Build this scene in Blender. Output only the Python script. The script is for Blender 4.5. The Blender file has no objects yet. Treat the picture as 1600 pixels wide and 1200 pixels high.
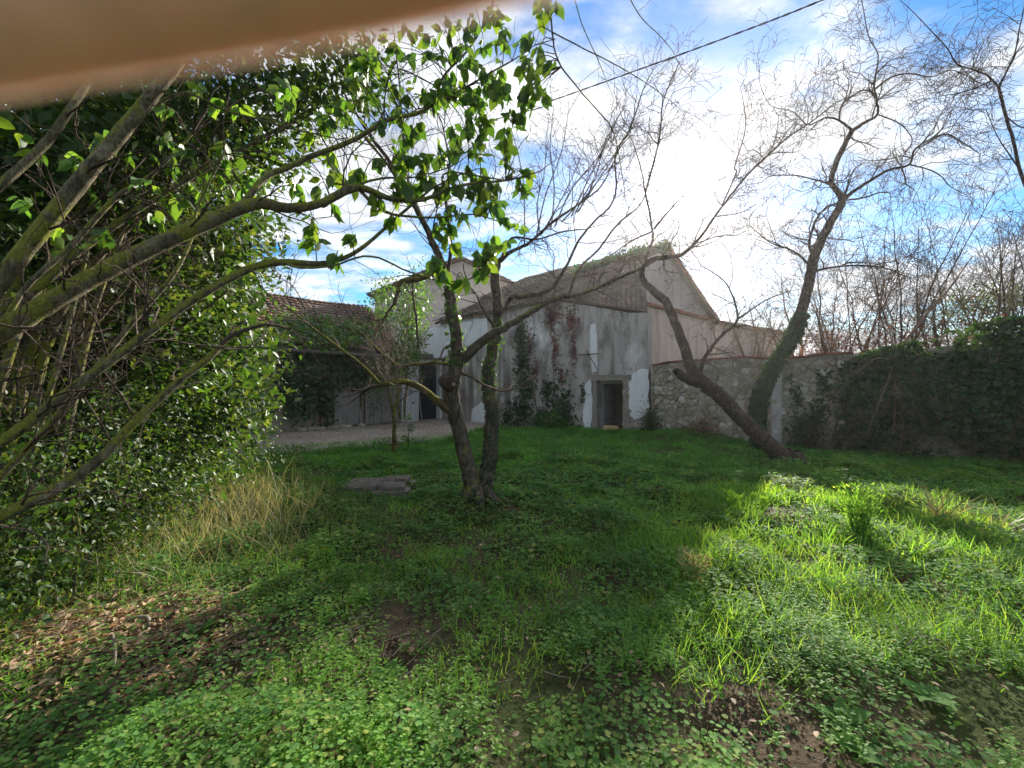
import bpy, math, random
import numpy as np
from mathutils import Vector, Matrix, Quaternion

rad = math.radians
SC = bpy.context.scene
COL = SC.collection
H0 = 1.6                      # eye height of the camera
F = 640.0                     # focal length in pixels of the 1600 wide photograph
SUN_AZ, SUN_EL = rad(21.5), rad(24.3)
SUN = np.array([math.sin(SUN_AZ)*math.cos(SUN_EL), math.cos(SUN_AZ)*math.cos(SUN_EL), math.sin(SUN_EL)])

# ------------------------------------------------------------------ camera
cam_d = bpy.data.cameras.new('camera')
cam = bpy.data.objects.new('camera', cam_d); COL.objects.link(cam)
cam.location = (0, 0, H0); cam.rotation_euler = (rad(90), 0, 0)
cam_d.sensor_width = 36; cam_d.lens = 36*F/1600
cam_d.clip_start = 0.004; cam_d.clip_end = 3000
cam_d.dof.use_dof = True; cam_d.dof.focus_distance = 7.0; cam_d.dof.aperture_fstop = 5.5
SC.camera = cam

# ------------------------------------------------------------------ world
world = bpy.data.worlds.new('World'); SC.world = world; world.use_nodes = True
wt = world.node_tree; wt.nodes.clear()
def wn(t, **k):
    n = wt.nodes.new(t)
    for a, b in k.items(): setattr(n, a, b)
    return n
def wl(a, b): wt.links.new(a, b)
def wmath(op, a, b=None, clamp=False):
    n = wn('ShaderNodeMath', operation=op); n.use_clamp = clamp
    for i, v in enumerate((a, b)):
        if v is None: continue
        if hasattr(v, 'default_value'): wl(v, n.inputs[i])
        else: n.inputs[i].default_value = v
    return n.outputs[0]
sky = wn('ShaderNodeTexSky', sky_type='NISHITA'); sky.sun_disc = False
sky.sun_elevation = SUN_EL; sky.sun_rotation = SUN_AZ
sky.air_density = 1.0; sky.dust_density = 0.3; sky.ozone_density = 2.5
hs = wn('ShaderNodeHueSaturation'); hs.inputs['Saturation'].default_value = 1.55; hs.inputs['Value'].default_value = 0.56
wl(sky.outputs[0], hs.inputs['Color'])
tc = wn('ShaderNodeTexCoord')
sep = wn('ShaderNodeSeparateXYZ'); wl(tc.outputs['Generated'], sep.inputs[0])
zz = wmath('ADD', wmath('MAXIMUM', sep.outputs[2], 0.0), 0.16)
cx = wmath('DIVIDE', sep.outputs[0], zz); cy = wmath('DIVIDE', sep.outputs[1], zz)
cmb = wn('ShaderNodeCombineXYZ'); wl(cx, cmb.inputs[0]); wl(cy, cmb.inputs[1])
def wnoise(scale, detail, rough, off, dist=0.0, sx=1.0, sy=1.0, rot=0.0):
    m = wn('ShaderNodeMapping'); m.inputs['Location'].default_value = off; m.inputs['Scale'].default_value = (sx, sy, 1)
    m.inputs['Rotation'].default_value = (0, 0, rot)
    wl(cmb.outputs[0], m.inputs[0])
    n = wn('ShaderNodeTexNoise'); n.inputs['Scale'].default_value = scale; n.inputs['Detail'].default_value = detail
    n.inputs['Roughness'].default_value = rough; n.inputs['Distortion'].default_value = dist
    wl(m.outputs[0], n.inputs['Vector']); return n.outputs[0]
n1 = wnoise(0.95, 7, 0.58, (3.1, 7.7, 0), 0.35, 1.0, 1.5, rad(24))
n2 = wnoise(3.3, 6, 0.6, (1.3, 4.2, 0), 0.2, 1.0, 1.3, rad(-15))
den = wmath('ADD', wmath('MULTIPLY', n1, 0.72), wmath('MULTIPLY', n2, 0.28))
dotn = wn('ShaderNodeVectorMath', operation='DOT_PRODUCT'); wl(tc.outputs['Generated'], dotn.inputs[0]); dotn.inputs[1].default_value = tuple(SUN)
sd = wmath('MAXIMUM', dotn.outputs['Value'], 0.0)
cov = wn('ShaderNodeMapRange'); cov.interpolation_type = 'SMOOTHSTEP'
wl(den, cov.inputs[0]); cov.inputs[1].default_value = 0.405; cov.inputs[2].default_value = 0.565
cdark = wn('ShaderNodeMapRange'); wl(n2, cdark.inputs[0]); cdark.inputs[1].default_value = 0.36; cdark.inputs[2].default_value = 0.66
cdark.inputs[3].default_value = 1.9; cdark.inputs[4].default_value = 4.3
glow = wmath('ADD', wmath('MULTIPLY', wmath('POWER', sd, 60.0), 0.0), wmath('MULTIPLY', wmath('POWER', sd, 500.0), 8.0))
cl_v = wmath('ADD', cdark.outputs[0], glow)
cl_c = wn('ShaderNodeMixRGB', blend_type='MULTIPLY'); cl_c.inputs[0].default_value = 1.0; cl_c.inputs[1].default_value = (0.93, 0.96, 1.0, 1)
wl(cl_v, cl_c.inputs[2])
mixc = wn('ShaderNodeMixRGB'); wl(cov.outputs[0], mixc.inputs[0]); wl(hs.outputs[0], mixc.inputs[1]); wl(cl_c.outputs[0], mixc.inputs[2])
# the veiled disc of the sun shining through the thin cloud
disc = wmath('MULTIPLY', wmath('POWER', sd, 1500.0), 60.0)
addd = wn('ShaderNodeMixRGB', blend_type='ADD'); addd.inputs[0].default_value = 1.0; wl(mixc.outputs[0], addd.inputs[1]); wl(disc, addd.inputs[2])
bg = wn('ShaderNodeBackground'); bg.inputs['Strength'].default_value = 0.1; wl(addd.outputs[0], bg.inputs['Color'])
wo = wn('ShaderNodeOutputWorld'); wl(bg.outputs[0], wo.inputs['Surface'])

# ------------------------------------------------------------------ sun
sun_d = bpy.data.lights.new('sun', 'SUN'); sun_d.energy = 4.3; sun_d.angle = rad(2.2); sun_d.color = (1.0, 0.93, 0.80)
sun = bpy.data.objects.new('sun', sun_d); COL.objects.link(sun)
sun.rotation_euler = Vector(SUN).to_track_quat('Z', 'Y').to_euler(); sun.location = (8, 20, 12)

SC.view_settings.view_transform = 'Standard'; SC.view_settings.look = 'None'
SC.view_settings.exposure = 1.85; SC.view_settings.gamma = 1.0; SC.view_settings.use_curve_mapping = False
SC.cycles.use_denoising = True
SC.cycles.max_bounces = 7; SC.cycles.diffuse_bounces = 4; SC.cycles.glossy_bounces = 2
SC.cycles.transmission_bounces = 4; SC.cycles.transparent_max_bounces = 4
SC.cycles.sample_clamp_indirect = 6.0; SC.cycles.sample_clamp_direct = 0.0

# ================================================================== helpers
def P(px, py, d): return np.array([(px-800)/F*d, d, H0+(600-py)/F*d])
def W(w, d): return w*0.5/F*d            # pixel width -> radius in metres
def hit(px, py, p0, n):
    r = np.array([(px-800)/F, 1.0, (600-py)/F]); o = np.array([0, 0, H0])
    return o+r*(np.dot(np.asarray(p0)-o, n)/np.dot(r, n))

class Noise2:
    def __init__(s, seed, n=64):
        s.g = np.random.RandomState(seed).rand(n, n); s.n = n
    def __call__(s, x, y):
        x = np.asarray(x, float); y = np.asarray(y, float)
        xi = np.floor(x).astype(int); yi = np.floor(y).astype(int); fx = x-xi; fy = y-yi
        fx = fx*fx*(3-2*fx); fy = fy*fy*(3-2*fy); n = s.n; g = s.g
        a = g[xi % n, yi % n]; b = g[(xi+1) % n, yi % n]; c = g[xi % n, (yi+1) % n]; d = g[(xi+1) % n, (yi+1) % n]
        return (a*(1-fx)+b*fx)*(1-fy)+(c*(1-fx)+d*fx)*fy
NA, NB, NC = Noise2(1), Noise2(2), Noise2(3)
def fbm(N, x, y, o=3):
    v = 0; a = .5; t = 0
    for i in range(o): v = v+a*N(x*2**i+i*7.3, y*2**i+i*3.1); t += a; a *= .5
    return v/t

# courtyard corner and building lines (plan)
P1 = np.array([4.3, 13.0]); P2 = np.array([-3.2, 18.4]); B0 = np.array([-7.1, 14.2]); BL = np.array([-12.0, 8.9])
def lane_mask(x, y):       # 1 inside the gravel lane
    x = np.asarray(x, float); y = np.asarray(y, float)
    edge = np.interp(x, [-16, -9, -6.3, -3.8, -1.9, -1.0, 1], [5.5, 7.6, 8.9, 10.2, 11.5, 15.5, 19])
    return 1/(1+np.exp(-(y-edge+0.5*(fbm(NA, x*1.3, y*1.3)-.5))/0.09))
def gz(x, y):
    x = np.asarray(x, float); y = np.asarray(y, float)
    z = 0.15*(fbm(NA, x*.55+3, y*.55+9)-.5)+0.17*(fbm(NB, x*1.7, y*1.7)-.5)+.05*(fbm(NC, x*4.5, y*4.5, 2)-.5)
    z = z+0.16*np.exp(-(((x-5.2)/2.2)**2+((y-12.2)/1.2)**2))+0.05*np.exp(-(((x+.46)/.6)**2+((y-5.4)/.6)**2))
    far = np.clip((np.hypot(x, y-8)-20)/10, 0, 1)
    return z*(1-far)*(1-lane_mask(x, y)*.9)

def new_mesh(name, V, Fs, mat=None, smooth=False):
    """V (n,3); Fs list of (m,k) int arrays"""
    me = bpy.data.meshes.new(name)
    V = np.asarray(V, dtype=np.float32); Fs = [np.asarray(f, dtype=np.int32) for f in Fs if len(f)]
    me.vertices.add(len(V)); me.vertices.foreach_set('co', V.ravel())
    nl = sum(f.size for f in Fs); npol = sum(len(f) for f in Fs)
    me.loops.add(nl); me.polygons.add(npol)
    me.loops.foreach_set('vertex_index', np.concatenate([f.ravel() for f in Fs]))
    tot = np.concatenate([np.full(len(f), f.shape[1], np.int32) for f in Fs])
    st = np.concatenate([[0], np.cumsum(tot)[:-1]]).astype(np.int32)
    me.polygons.foreach_set('loop_start', st)
    try: me.polygons.foreach_set('loop_total', tot)
    except Exception: pass
    me.polygons.foreach_set('use_smooth', np.full(npol, smooth, bool))
    me.update(calc_edges=True); me.validate()
    if mat: me.materials.append(mat)
    return me
def link(name, me, parent=None, label=None, cat=None, group=None, kind=None, loc=None):
    o = bpy.data.objects.new(name, me); COL.objects.link(o)
    if loc is not None: o.location = loc
    if parent is not None:
        o.parent = parent
        if parent.type == 'EMPTY' or parent.location.length > 0 or parent.parent:
            o.matrix_parent_inverse = world_mat(parent).inverted()
    if label: o['label'] = label
    if cat: o['category'] = cat
    if group: o['group'] = group
    if kind: o['kind'] = kind
    return o
def world_mat(o):
    m = Matrix.LocRotScale(o.location, o.rotation_euler, o.scale)
    if o.parent: m = world_mat(o.parent) @ o.matrix_parent_inverse @ m
    return m
def thing(name, label, cat, loc=(0, 0, 0), group=None):
    o = bpy.data.objects.new(name, None); COL.objects.link(o); o.location = tuple(loc); o.empty_display_size = .2
    o['label'] = label; o['category'] = cat
    if group: o['group'] = group
    return o

class TB:
    """collects tubes, boxes and free polygons into one mesh"""
    def __init__(s): s.v = []; s.q = []; s.t = []; s.n = 0
    def raw(s, V, q=(), t=()):
        V = np.asarray(V, float); s.v.append(V)
        if len(q): s.q.append(np.asarray(q, int)+s.n)
        if len(t): s.t.append(np.asarray(t, int)+s.n)
        s.n += len(V)
    def tube(s, pts, rs, sides=6, rough=0.0, rng=None, cap=True):
        pts = np.asarray(pts, float); n = len(pts); rs = np.asarray(rs, float)
        if rs.ndim == 0: rs = np.full(n, float(rs))
        tg = np.empty_like(pts); tg[1:-1] = pts[2:]-pts[:-2]; tg[0] = pts[1]-pts[0]; tg[-1] = pts[-1]-pts[-2]
        tg /= np.linalg.norm(tg, axis=1)[:, None]+1e-9
        a = np.array([0, 0, 1.0]) if abs(tg[0, 2]) < .9 else np.array([1.0, 0, 0])
        nn = np.cross(tg[0], a); nn /= np.linalg.norm(nn)
        N = np.empty_like(pts)
        for i in range(n):
            nn = nn-tg[i]*np.dot(nn, tg[i]); nn /= np.linalg.norm(nn)+1e-9; N[i] = nn
        Bn = np.cross(tg, N)
        th = np.arange(sides)*2*math.pi/sides
        R = rs[:, None]*np.ones(sides)
        if rough and rng is not None: R = R*(1+rough*(rng.rand(n, sides)-.5)*2)
        V = pts[:, None, :]+R[:, :, None]*(np.cos(th)[None, :, None]*N[:, None, :]+np.sin(th)[None, :, None]*Bn[:, None, :])
        V = V.reshape(-1, 3)
        i = np.arange(n-1)[:, None]*sides; j = np.arange(sides)[None, :]; j2 = (j+1) % sides
        q = np.stack([i+j, i+j2, i+sides+j2, i+sides+j], -1).reshape(-1, 4)
        if cap:
            V = np.vstack([V, pts[-1]+tg[-1]*rs[-1]*.5]); k = len(V)-1
            b = (n-1)*sides; t = np.stack([b+np.arange(sides), b+(np.arange(sides)+1) % sides, np.full(sides, k)], -1)
            s.raw(V, q, t)
        else: s.raw(V, q)
    def box(s, c, hx, hy, hz, R=None):
        c = np.asarray(c, float)
        V = np.array([[x, y, z] for x in (-hx, hx) for y in (-hy, hy) for z in (-hz, hz)], float)
        if R is not None: V = V @ np.asarray(R).T
        s.raw(V+c, [[0, 1, 3, 2], [4, 6, 7, 5], [0, 4, 5, 1], [2, 3, 7, 6], [0, 2, 6, 4], [1, 5, 7, 3]])
    def mesh(s, name, mat, smooth=True):
        return new_mesh(name, np.vstack(s.v), [np.vstack(s.q) if s.q else np.zeros((0, 4), int), np.vstack(s.t) if s.t else np.zeros((0, 3), int)], mat, smooth)

def spline(pts, rs, step=4):
    pts = np.asarray(pts, float); rs = np.asarray(rs, float); n = len(pts)
    A = np.vstack([2*pts[0]-pts[1], pts, 2*pts[-1]-pts[-2]]); out = []; ro = []
    for i in range(n-1):
        p0, p1, p2, p3 = A[i], A[i+1], A[i+2], A[i+3]
        for k in range(step):
            t = k/step
            out.append(.5*((2*p1)+(-p0+p2)*t+(2*p0-5*p1+4*p2-p3)*t*t+(-p0+3*p1-3*p2+p3)*t**3)); ro.append(rs[i]*(1-t)+rs[i+1]*t)
    out.append(pts[-1]); ro.append(rs[-1])
    return np.array(out), np.array(ro)
def pl(lst):
    """[(px,py,depth,width_px)...] -> points, radii"""
    # a round limb far off the lens axis draws wider than its angle: allow for it
    q = np.array([[k[0]-800.0, 600.0-k[1]] for k in lst])/F; tg = np.gradient(q, axis=0); tg /= np.linalg.norm(tg, axis=1)[:, None]+1e-9
    m = np.abs(q[:, 0]*tg[:, 1]-q[:, 1]*tg[:, 0]); st = np.sqrt(1+m*m)
    return np.array([P(a, b, d) for a, b, d, w in lst]), np.array([W(w, d) for a, b, d, w in lst])/st*.88

# leaf templates: x side, y along, z normal
L_OV = (np.array([[0, 0, 0], [0, .5, -.03], [0, 1, -.16], [-.26, .3, .07], [-.25, .66, .03], [.26, .3, .07], [.25, .66, .03]]),
        np.array([[0, 1, 4, 3], [0, 5, 6, 1]]), np.array([[1, 2, 4], [1, 6, 2]]))
_m = [(0, 0), (.12, .12), (.3, .26), (.5, .30), (.7, .22), (.87, .09)]
_V = [[0, y_, -.16*y_*y_] for y_, w_ in _m]+[[0, 1.04, -.2]]+[[s_*w_, y_, .05*w_/.3-.16*y_*y_+.03*math.sin(y_*9)*(w_/.3)] for s_ in (-1, 1) for y_, w_ in _m[1:]]
_q = []; _t = []
for s_ in (0, 1):
    o_ = 7+5*s_
    _t.append([0, 1, o_] if s_ == 0 else [0, o_, 1]); _t.append([5, 6, o_+4] if s_ == 0 else [5, o_+4, 6])
    for k_ in range(4): _q.append([1+k_, 2+k_, o_+k_+1, o_+k_] if s_ == 0 else [1+k_, o_+k_, o_+k_+1, 2+k_])
L_FINE = (np.array(_V), np.array(_q), np.array(_t))
L_KITE = (np.array([[0, 0, 0], [-.24, .45, .07], [0, 1, -.08], [.24, .45, .07], [0, .5, 0]]), np.zeros((0, 4), int), np.array([[0, 4, 1], [4, 2, 1], [0, 3, 4], [3, 2, 4]]))
L_IVY = (np.array([[0, .12, 0], [-.45, 0, .03], [-.5, .45, .05], [0, 1, -.08], [.5, .45, .05], [.45, 0, .03]]), np.array([[0, 1, 2, 3], [0, 3, 4, 5]]), np.zeros((0, 3), int))
L_ROUND = (np.array([[0, .08, 0], [-.42, .12, .06], [-.46, .62, .05], [0, .95, -.03], [.46, .62, .05], [.42, .12, .06]]), np.array([[0, 3, 2, 1], [0, 5, 4, 3]]), np.zeros((0, 3), int))
L_BLADE = (np.array([[-.02, 0, 0], [.02, 0, 0], [-.017, .4, .03], [.017, .4, .03], [-.011, .75, .14], [.011, .75, .14], [0, 1.0, .32]]), np.array([[0, 1, 3, 2], [2, 3, 5, 4]]), np.array([[4, 5, 6]]))
def inst(tpl, pos, axis, nrm, size, wid=None):
    """many copies of a template as one vertex/face set"""
    V, q, t = tpl; pos = np.asarray(pos, float); N = len(pos)
    axis = np.asarray(axis, float); axis = axis/(np.linalg.norm(axis, axis=1)[:, None]+1e-9)
    nrm = np.asarray(nrm, float); nrm = nrm-axis*np.sum(nrm*axis, 1)[:, None]; nrm /= np.linalg.norm(nrm, axis=1)[:, None]+1e-9
    sd_ = np.cross(axis, nrm); size = np.broadcast_to(np.asarray(size, float), (N,)); w = size if wid is None else np.broadcast_to(wid, (N,))
    X = pos[:, None, :]+(V[None, :, 0:1]*w[:, None, None])*sd_[:, None, :]+(V[None, :, 1:2]*size[:, None, None])*axis[:, None, :]+(V[None, :, 2:3]*size[:, None, None])*nrm[:, None, :]
    k = len(V); off = (np.arange(N)*k)[:, None, None]
    Q = (q[None]+off).reshape(-1, 4) if len(q) else np.zeros((0, 4), int)
    T = (t[None]+off).reshape(-1, 3) if len(t) else np.zeros((0, 3), int)
    return X.reshape(-1, 3), Q, T
def inst_mesh(name, tpl, pos, axis, nrm, size, mat, wid=None, smooth=True):
    V, Q, T = inst(tpl, pos, axis, nrm, size, wid); return new_mesh(name, V, [Q, T], mat, smooth)
def rnd_unit(rng, n):
    v = rng.normal(size=(n, 3)); return v/np.linalg.norm(v, axis=1)[:, None]
def leaf_objects(name, tpl, pos, axis, nrm, size, mat, parent, wid=1.0):
    """each leaf an object of its own, all sharing one mesh"""
    me = new_mesh(name, tpl[0]*np.array([wid, 1, 1]), [tpl[1], tpl[2]], mat, True)
    pinv = world_mat(parent).inverted()
    for p, a, n, s in zip(pos, axis, nrm, size):
        a = Vector(a).normalized(); n = Vector(n); n = (n-a*n.dot(a)).normalized(); x = a.cross(n)
        M = Matrix(((x.x, a.x, n.x, p[0]), (x.y, a.y, n.y, p[1]), (x.z, a.z, n.z, p[2]), (0, 0, 0, 1))) @ Matrix.Scale(s, 4)
        o = bpy.data.objects.new(name, me); COL.objects.link(o); o.parent = parent; o.matrix_parent_inverse = pinv; o.matrix_basis = M
def split_leaves(name, pname, tpl, pos, axis, nrm, size, mat, parent, nind):
    """the leaves that show largest as single objects, the rest as one part"""
    pos = np.asarray(pos); d = pos[:, 1].copy(); vis = (d > .3) & (np.abs(pos[:, 0]) < 1.25*d) & (np.abs(pos[:, 2]-H0) < .94*d)
    sc = np.where(vis, size/np.maximum(d, .3), 0); order = np.argsort(-sc); a = order[:nind]; b = order[nind:]
    leaf_objects(name, tpl, pos[a], axis[a], nrm[a], size[a], mat, parent)
    link(pname, inst_mesh(pname, tpl, pos[b], axis[b], nrm[b], size[b], mat), parent, kind='stuff')

# ------------------------------------------------------------------ materials
def mat_new(name):
    m = bpy.data.materials.new(name); m.use_nodes = True; t = m.node_tree; t.nodes.clear()
    o = t.nodes.new('ShaderNodeOutputMaterial'); return m, t, o
class MN:
    def __init__(s, name): s.m, s.t, s.o = mat_new(name)
    def n(s, ty, **k):
        n = s.t.nodes.new(ty)
        for a, b in k.items(): setattr(n, a, b)
        return n
    def l(s, a, b): s.t.links.new(a, b)
    def coord(s, kind='Object', scale=(1, 1, 1), rot=(0, 0, 0)):
        c = s.n('ShaderNodeTexCoord'); m = s.n('ShaderNodeMapping'); m.inputs['Scale'].default_value = scale; m.inputs['Rotation'].default_value = rot
        s.l(c.outputs[kind], m.inputs[0]); return m.outputs[0]
    def noise(s, scale, detail=5, rough=.55, vec=None, dist=0.0):
        n = s.n('ShaderNodeTexNoise'); n.inputs['Scale'].default_value = scale; n.inputs['Detail'].default_value = detail
        n.inputs['Roughness'].default_value = rough; n.inputs['Distortion'].default_value = dist
        if vec is not None: s.l(vec, n.inputs['Vector'])
        return n.outputs[0]
    def ramp(s, fac, stops):
        r = s.n('ShaderNodeValToRGB'); e = r.color_ramp.elements
        while len(e) < len(stops): e.new(.5)
        for i, (p, c) in enumerate(stops): e[i].position = p; e[i].color = (c[0], c[1], c[2], 1)
        s.l(fac, r.inputs[0]); return r.outputs[0]
    def mix(s, fac, a, b, mode='MIX'):
        n = s.n('ShaderNodeMixRGB', blend_type=mode)
        for i, v in enumerate((fac, a, b)):
            if hasattr(v, 'links'): s.l(v, n.inputs[i])
            elif i == 0: n.inputs[0].default_value = v
            else: n.inputs[i].default_value = (v[0], v[1], v[2], 1)
        return n.outputs[0]
    def rng(s, v, a, b, c=0, d=1, smooth=False):
        n = s.n('ShaderNodeMapRange'); s.l(v, n.inputs[0])
        if smooth: n.interpolation_type = 'SMOOTHSTEP'
        for i, k in enumerate((a, b, c, d)): n.inputs[i+1].default_value = k
        return n.outputs[0]
    def fin(s, col, rough=.85, bump=None, bstr=.4, bdist=.02, spec=.3, transl=None, tcol=None):
        p = s.n('ShaderNodeBsdfPrincipled')
        if hasattr(col, 'links'): s.l(col, p.inputs['Base Color'])
        else: p.inputs['Base Color'].default_value = (*col, 1)
        if hasattr(rough, 'links'): s.l(rough, p.inputs['Roughness'])
        else: p.inputs['Roughness'].default_value = rough
        p.inputs['Specular IOR Level'].default_value = spec
        if bump is not None:
            b = s.n('ShaderNodeBump'); b.inputs['Strength'].default_value = bstr; b.inputs['Distance'].default_value = bdist
            s.l(bump, b.inputs['Height']); s.l(b.outputs[0], p.inputs['Normal'])
        out = p.outputs[0]
        if transl:
            tr = s.n('ShaderNodeBsdfTranslucent')
            c2 = tcol if tcol is not None else col
            if hasattr(c2, 'links'): s.l(c2, tr.inputs['Color'])
            else: tr.inputs['Color'].default_value = (*c2, 1)
            mx = s.n('ShaderNodeMixShader'); mx.inputs[0].default_value = transl
            s.l(out, mx.inputs[1]); s.l(tr.outputs[0], mx.inputs[2]); out = mx.outputs[0]
        s.l(out, s.o.inputs['Surface']); return s.m

def leaf_mat(name, cols, tboost=(1.9, 1.7, .6), rough=.42, transl=.42, objrand=False, spec=.4, patch=0):
    """cols: colours picked at random leaf by leaf"""
    s = MN(name)
    if objrand: r = s.n('ShaderNodeObjectInfo').outputs['Random']
    else: r = s.n('ShaderNodeNewGeometry').outputs['Random Per Island']
    c = s.ramp(r, [(i/(len(cols)-1), k) for i, k in enumerate(cols)])
    nz = s.noise(1.7, 2, .5, s.coord('Object')); c = s.mix(.55, c, s.ramp(nz, [(.32, (.38, .40, .42)), (.68, (1.35, 1.32, 1.2))]), 'MULTIPLY')
    if patch: nb_ = s.noise(.75, 4, .65, s.coord('Object')); c = s.mix(s.rng(nb_, .42, .66, 0, patch, True), c, s.mix(1.0, c, (1.5, 1.25, .8), 'MULTIPLY'))
    t = s.mix(1.0, c, tboost, 'MULTIPLY')
    return s.fin(c, rough, spec=spec, transl=transl, tcol=t)
def bark_mat(name, c1, c2, moss=None, mossamt=.5, scale=14):
    s = MN(name); v = s.coord('Object', (1, 1, .35)); n = s.noise(scale, 6, .65, v); n2 = s.noise(5.5, 7, .68, s.coord('Object'))
    n4 = s.noise(110, 4, .7, s.coord('Object', (1, 1, .5))); c = s.ramp(n, [(.34, c1), (.64, c2)]); blc = s.noise(9, 5, .7, s.coord('Object')); c = s.mix(s.rng(blc, .55, .68, 0, .6), c, tuple(min(.5, k*1.5+.05) for k in c2))
    if moss:
        g = s.n('ShaderNodeNewGeometry'); sp = s.n('ShaderNodeSeparateXYZ'); s.l(g.outputs['Normal'], sp.inputs[0])
        k = s.n('ShaderNodeMath', operation='MULTIPLY_ADD'); s.l(sp.outputs[2], k.inputs[0]); k.inputs[1].default_value = .16; s.l(n2, k.inputs[2])
        f = s.rng(k.outputs[0], .76-mossamt*.3, .84-mossamt*.3, 0, .9, True); c = s.mix(f, c, s.mix(n4, moss, tuple(k*2.1 for k in moss)))
    c = s.mix(.75, c, s.ramp(n4, [(.3, (.45, .45, .45)), (.7, (1.45, 1.4, 1.35))]), 'MULTIPLY')
    hh = s.mix(.5, n, n4)
    return s.fin(c, .92, hh, 1.0, .03, .12)

M = {}
M['laurel'] = leaf_mat('laurel_leaf', [(.018, .045, .013), (.032, .078, .019), (.055, .115, .026), (.025, .058, .02), (.12, .16, .04)], rough=.5, transl=.42, spec=.34)
M['privet'] = leaf_mat('privet_leaf', [(.04, .10, .022), (.06, .15, .03), (.10, .19, .035), (.14, .22, .04), (.065, .13, .04)], rough=.45, transl=.55, objrand=True)
M['privet2'] = leaf_mat('privet_leaf_mass', [(.04, .10, .022), (.06, .15, .03), (.10, .19, .035), (.14, .22, .04)], rough=.45, transl=.55)
M['laurel_o'] = leaf_mat('laurel_leaf_single', [(.018, .045, .013), (.032, .078, .019), (.06, .12, .028), (.025, .058, .02)], rough=.5, transl=.42, objrand=True, spec=.34)
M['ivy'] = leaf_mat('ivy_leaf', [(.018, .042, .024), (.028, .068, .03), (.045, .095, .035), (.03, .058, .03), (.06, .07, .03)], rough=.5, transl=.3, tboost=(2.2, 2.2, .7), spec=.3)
M['ivy_lit'] = leaf_mat('ivy_leaf_lit', [(0.026, 0.078, 0.019), (0.065, 0.156, 0.026), (0.104, 0.208, 0.039)], rough=.4, transl=.45)  # brighter copy of the ivy leaf, sunlight put into its colour
M['creeper'] = leaf_mat('creeper_leaf', [(0.125, 0.050, 0.044), (0.175, 0.075, 0.062), (0.200, 0.100, 0.088), (0.112, 0.062, 0.050)], rough=.6, transl=.2, tboost=(1.2, 1, 1))
M['clover'] = leaf_mat('ground_leaf', [(.064, .154, .048), (.100, .220, .064), (.142, .287, .082), (.085, .180, .078), (.241, .294, .092)], rough=.65, transl=.5, spec=.06, patch=.5)
M['sprig'] = leaf_mat('sprig_leaf', [(.100, .224, .040), (.142, .295, .047), (.189, .330, .059)], rough=.6, transl=.5, spec=.2)
M['grass'] = leaf_mat('grass_blade', [(.071, .186, .042), (.106, .253, .054), (.156, .313, .071), (.227, .333, .092)], rough=.6, transl=.5, spec=.2, patch=.6)
M['grass_far'] = leaf_mat('short_grass_leaf', [(.056, .180, .050), (.085, .240, .065), (.120, .287, .073)], rough=.6, transl=.5, spec=.15, patch=.4)
M['straw'] = leaf_mat('straw_blade', [(.08, .13, .03), (.24, .22, .10), (.36, .32, .19), (.11, .15, .045), (.28, .25, .14)], tboost=(1.3, 1.2, .8), rough=.6, transl=.4)
M['litter'] = leaf_mat('dead_leaf', [(.15, .085, .045), (.25, .15, .08), (.33, .22, .125), (.38, .29, .19), (.11, .07, .045)], tboost=(1.2, 1, .8), rough=.7, transl=.25)
M['russet'] = leaf_mat('russet_leaf', [(.12, .05, .03), (.17, .08, .045), (.10, .06, .03)], tboost=(1.5, 1, .7), rough=.6, transl=.4)
M['oak_far'] = leaf_mat('far_leaf', [(0.039, 0.065, 0.021), (0.065, 0.098, 0.026), (0.078, 0.117, 0.039)], rough=.5, transl=.4)
M['bark_privet'] = bark_mat('privet_bark', (.045, .042, .026), (.20, .175, .11), (.115, .125, .02), .95, 34)
M['bark_fork'] = bark_mat('forked_tree_bark', (.022, .019, .015), (.145, .118, .088), (.09, .09, .024), .6, 34)
M['bark_dark'] = bark_mat('dark_bark', (.02, .016, .013), (.12, .09, .07), None, 0, 30)
M['bark_moss'] = bark_mat('mossy_bark', (.06, .05, .02), (.14, .11, .05), (.12, .12, .02), .8, 18)
M['twig'] = bark_mat('bare_twig', (.05, .038, .03), (.12, .09, .07), None, 0, 9)
M['twig_pale'] = bark_mat('pale_twig', (.16, .13, .10), (.32, .28, .23), None, 0, 9)
M['twig_red'] = bark_mat('reddish_twig', (.09, .055, .035), (.19, .125, .085), None, 0, 9)

# ================================================================== setting: ground
def mk_ground():
    s = MN('soil'); v = s.coord('Object'); n = s.noise(2.2, 6, .65, v); n2 = s.noise(26, 4, .7, v); n3 = s.noise(.8, 3, .5, v)
    c = s.ramp(n, [(.3, (.045, .033, .022)), (.55, (.085, .065, .042)), (.75, (.13, .10, .066))])
    c = s.mix(s.rng(n3, .42, .6), c, (.05, .065, .02)); c = s.mix(.6, c, s.ramp(n2, [(.3, (.4, .4, .4)), (.7, (1.5, 1.45, 1.4))]), 'MULTIPLY')
    return s.fin(c, .95, n2, .9, .02, .1)
M['soil'] = mk_ground()
def axis_coords(lo, hi, step, far):
    inner = np.arange(lo, hi+step*.5, step); k = np.array([1.5, 4, 9, 20, 45, 100, 220, far])
    return np.concatenate([lo-k[::-1], inner, hi+k])
gx = axis_coords(-13, 15, .15, 600); gy = axis_coords(-3, 21, .15, 600)
GX, GY = np.meshgrid(gx, gy, indexing='ij'); GZ = gz(GX, GY)
V = np.stack([GX, GY, GZ], -1).reshape(-1, 3); nx, ny = GX.shape
ii, jj = np.meshgrid(np.arange(nx-1), np.arange(ny-1), indexing='ij'); a = ii*ny+jj
Q = np.stack([a, a+ny, a+ny+1, a+1], -1).reshape(-1, 4)
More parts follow.
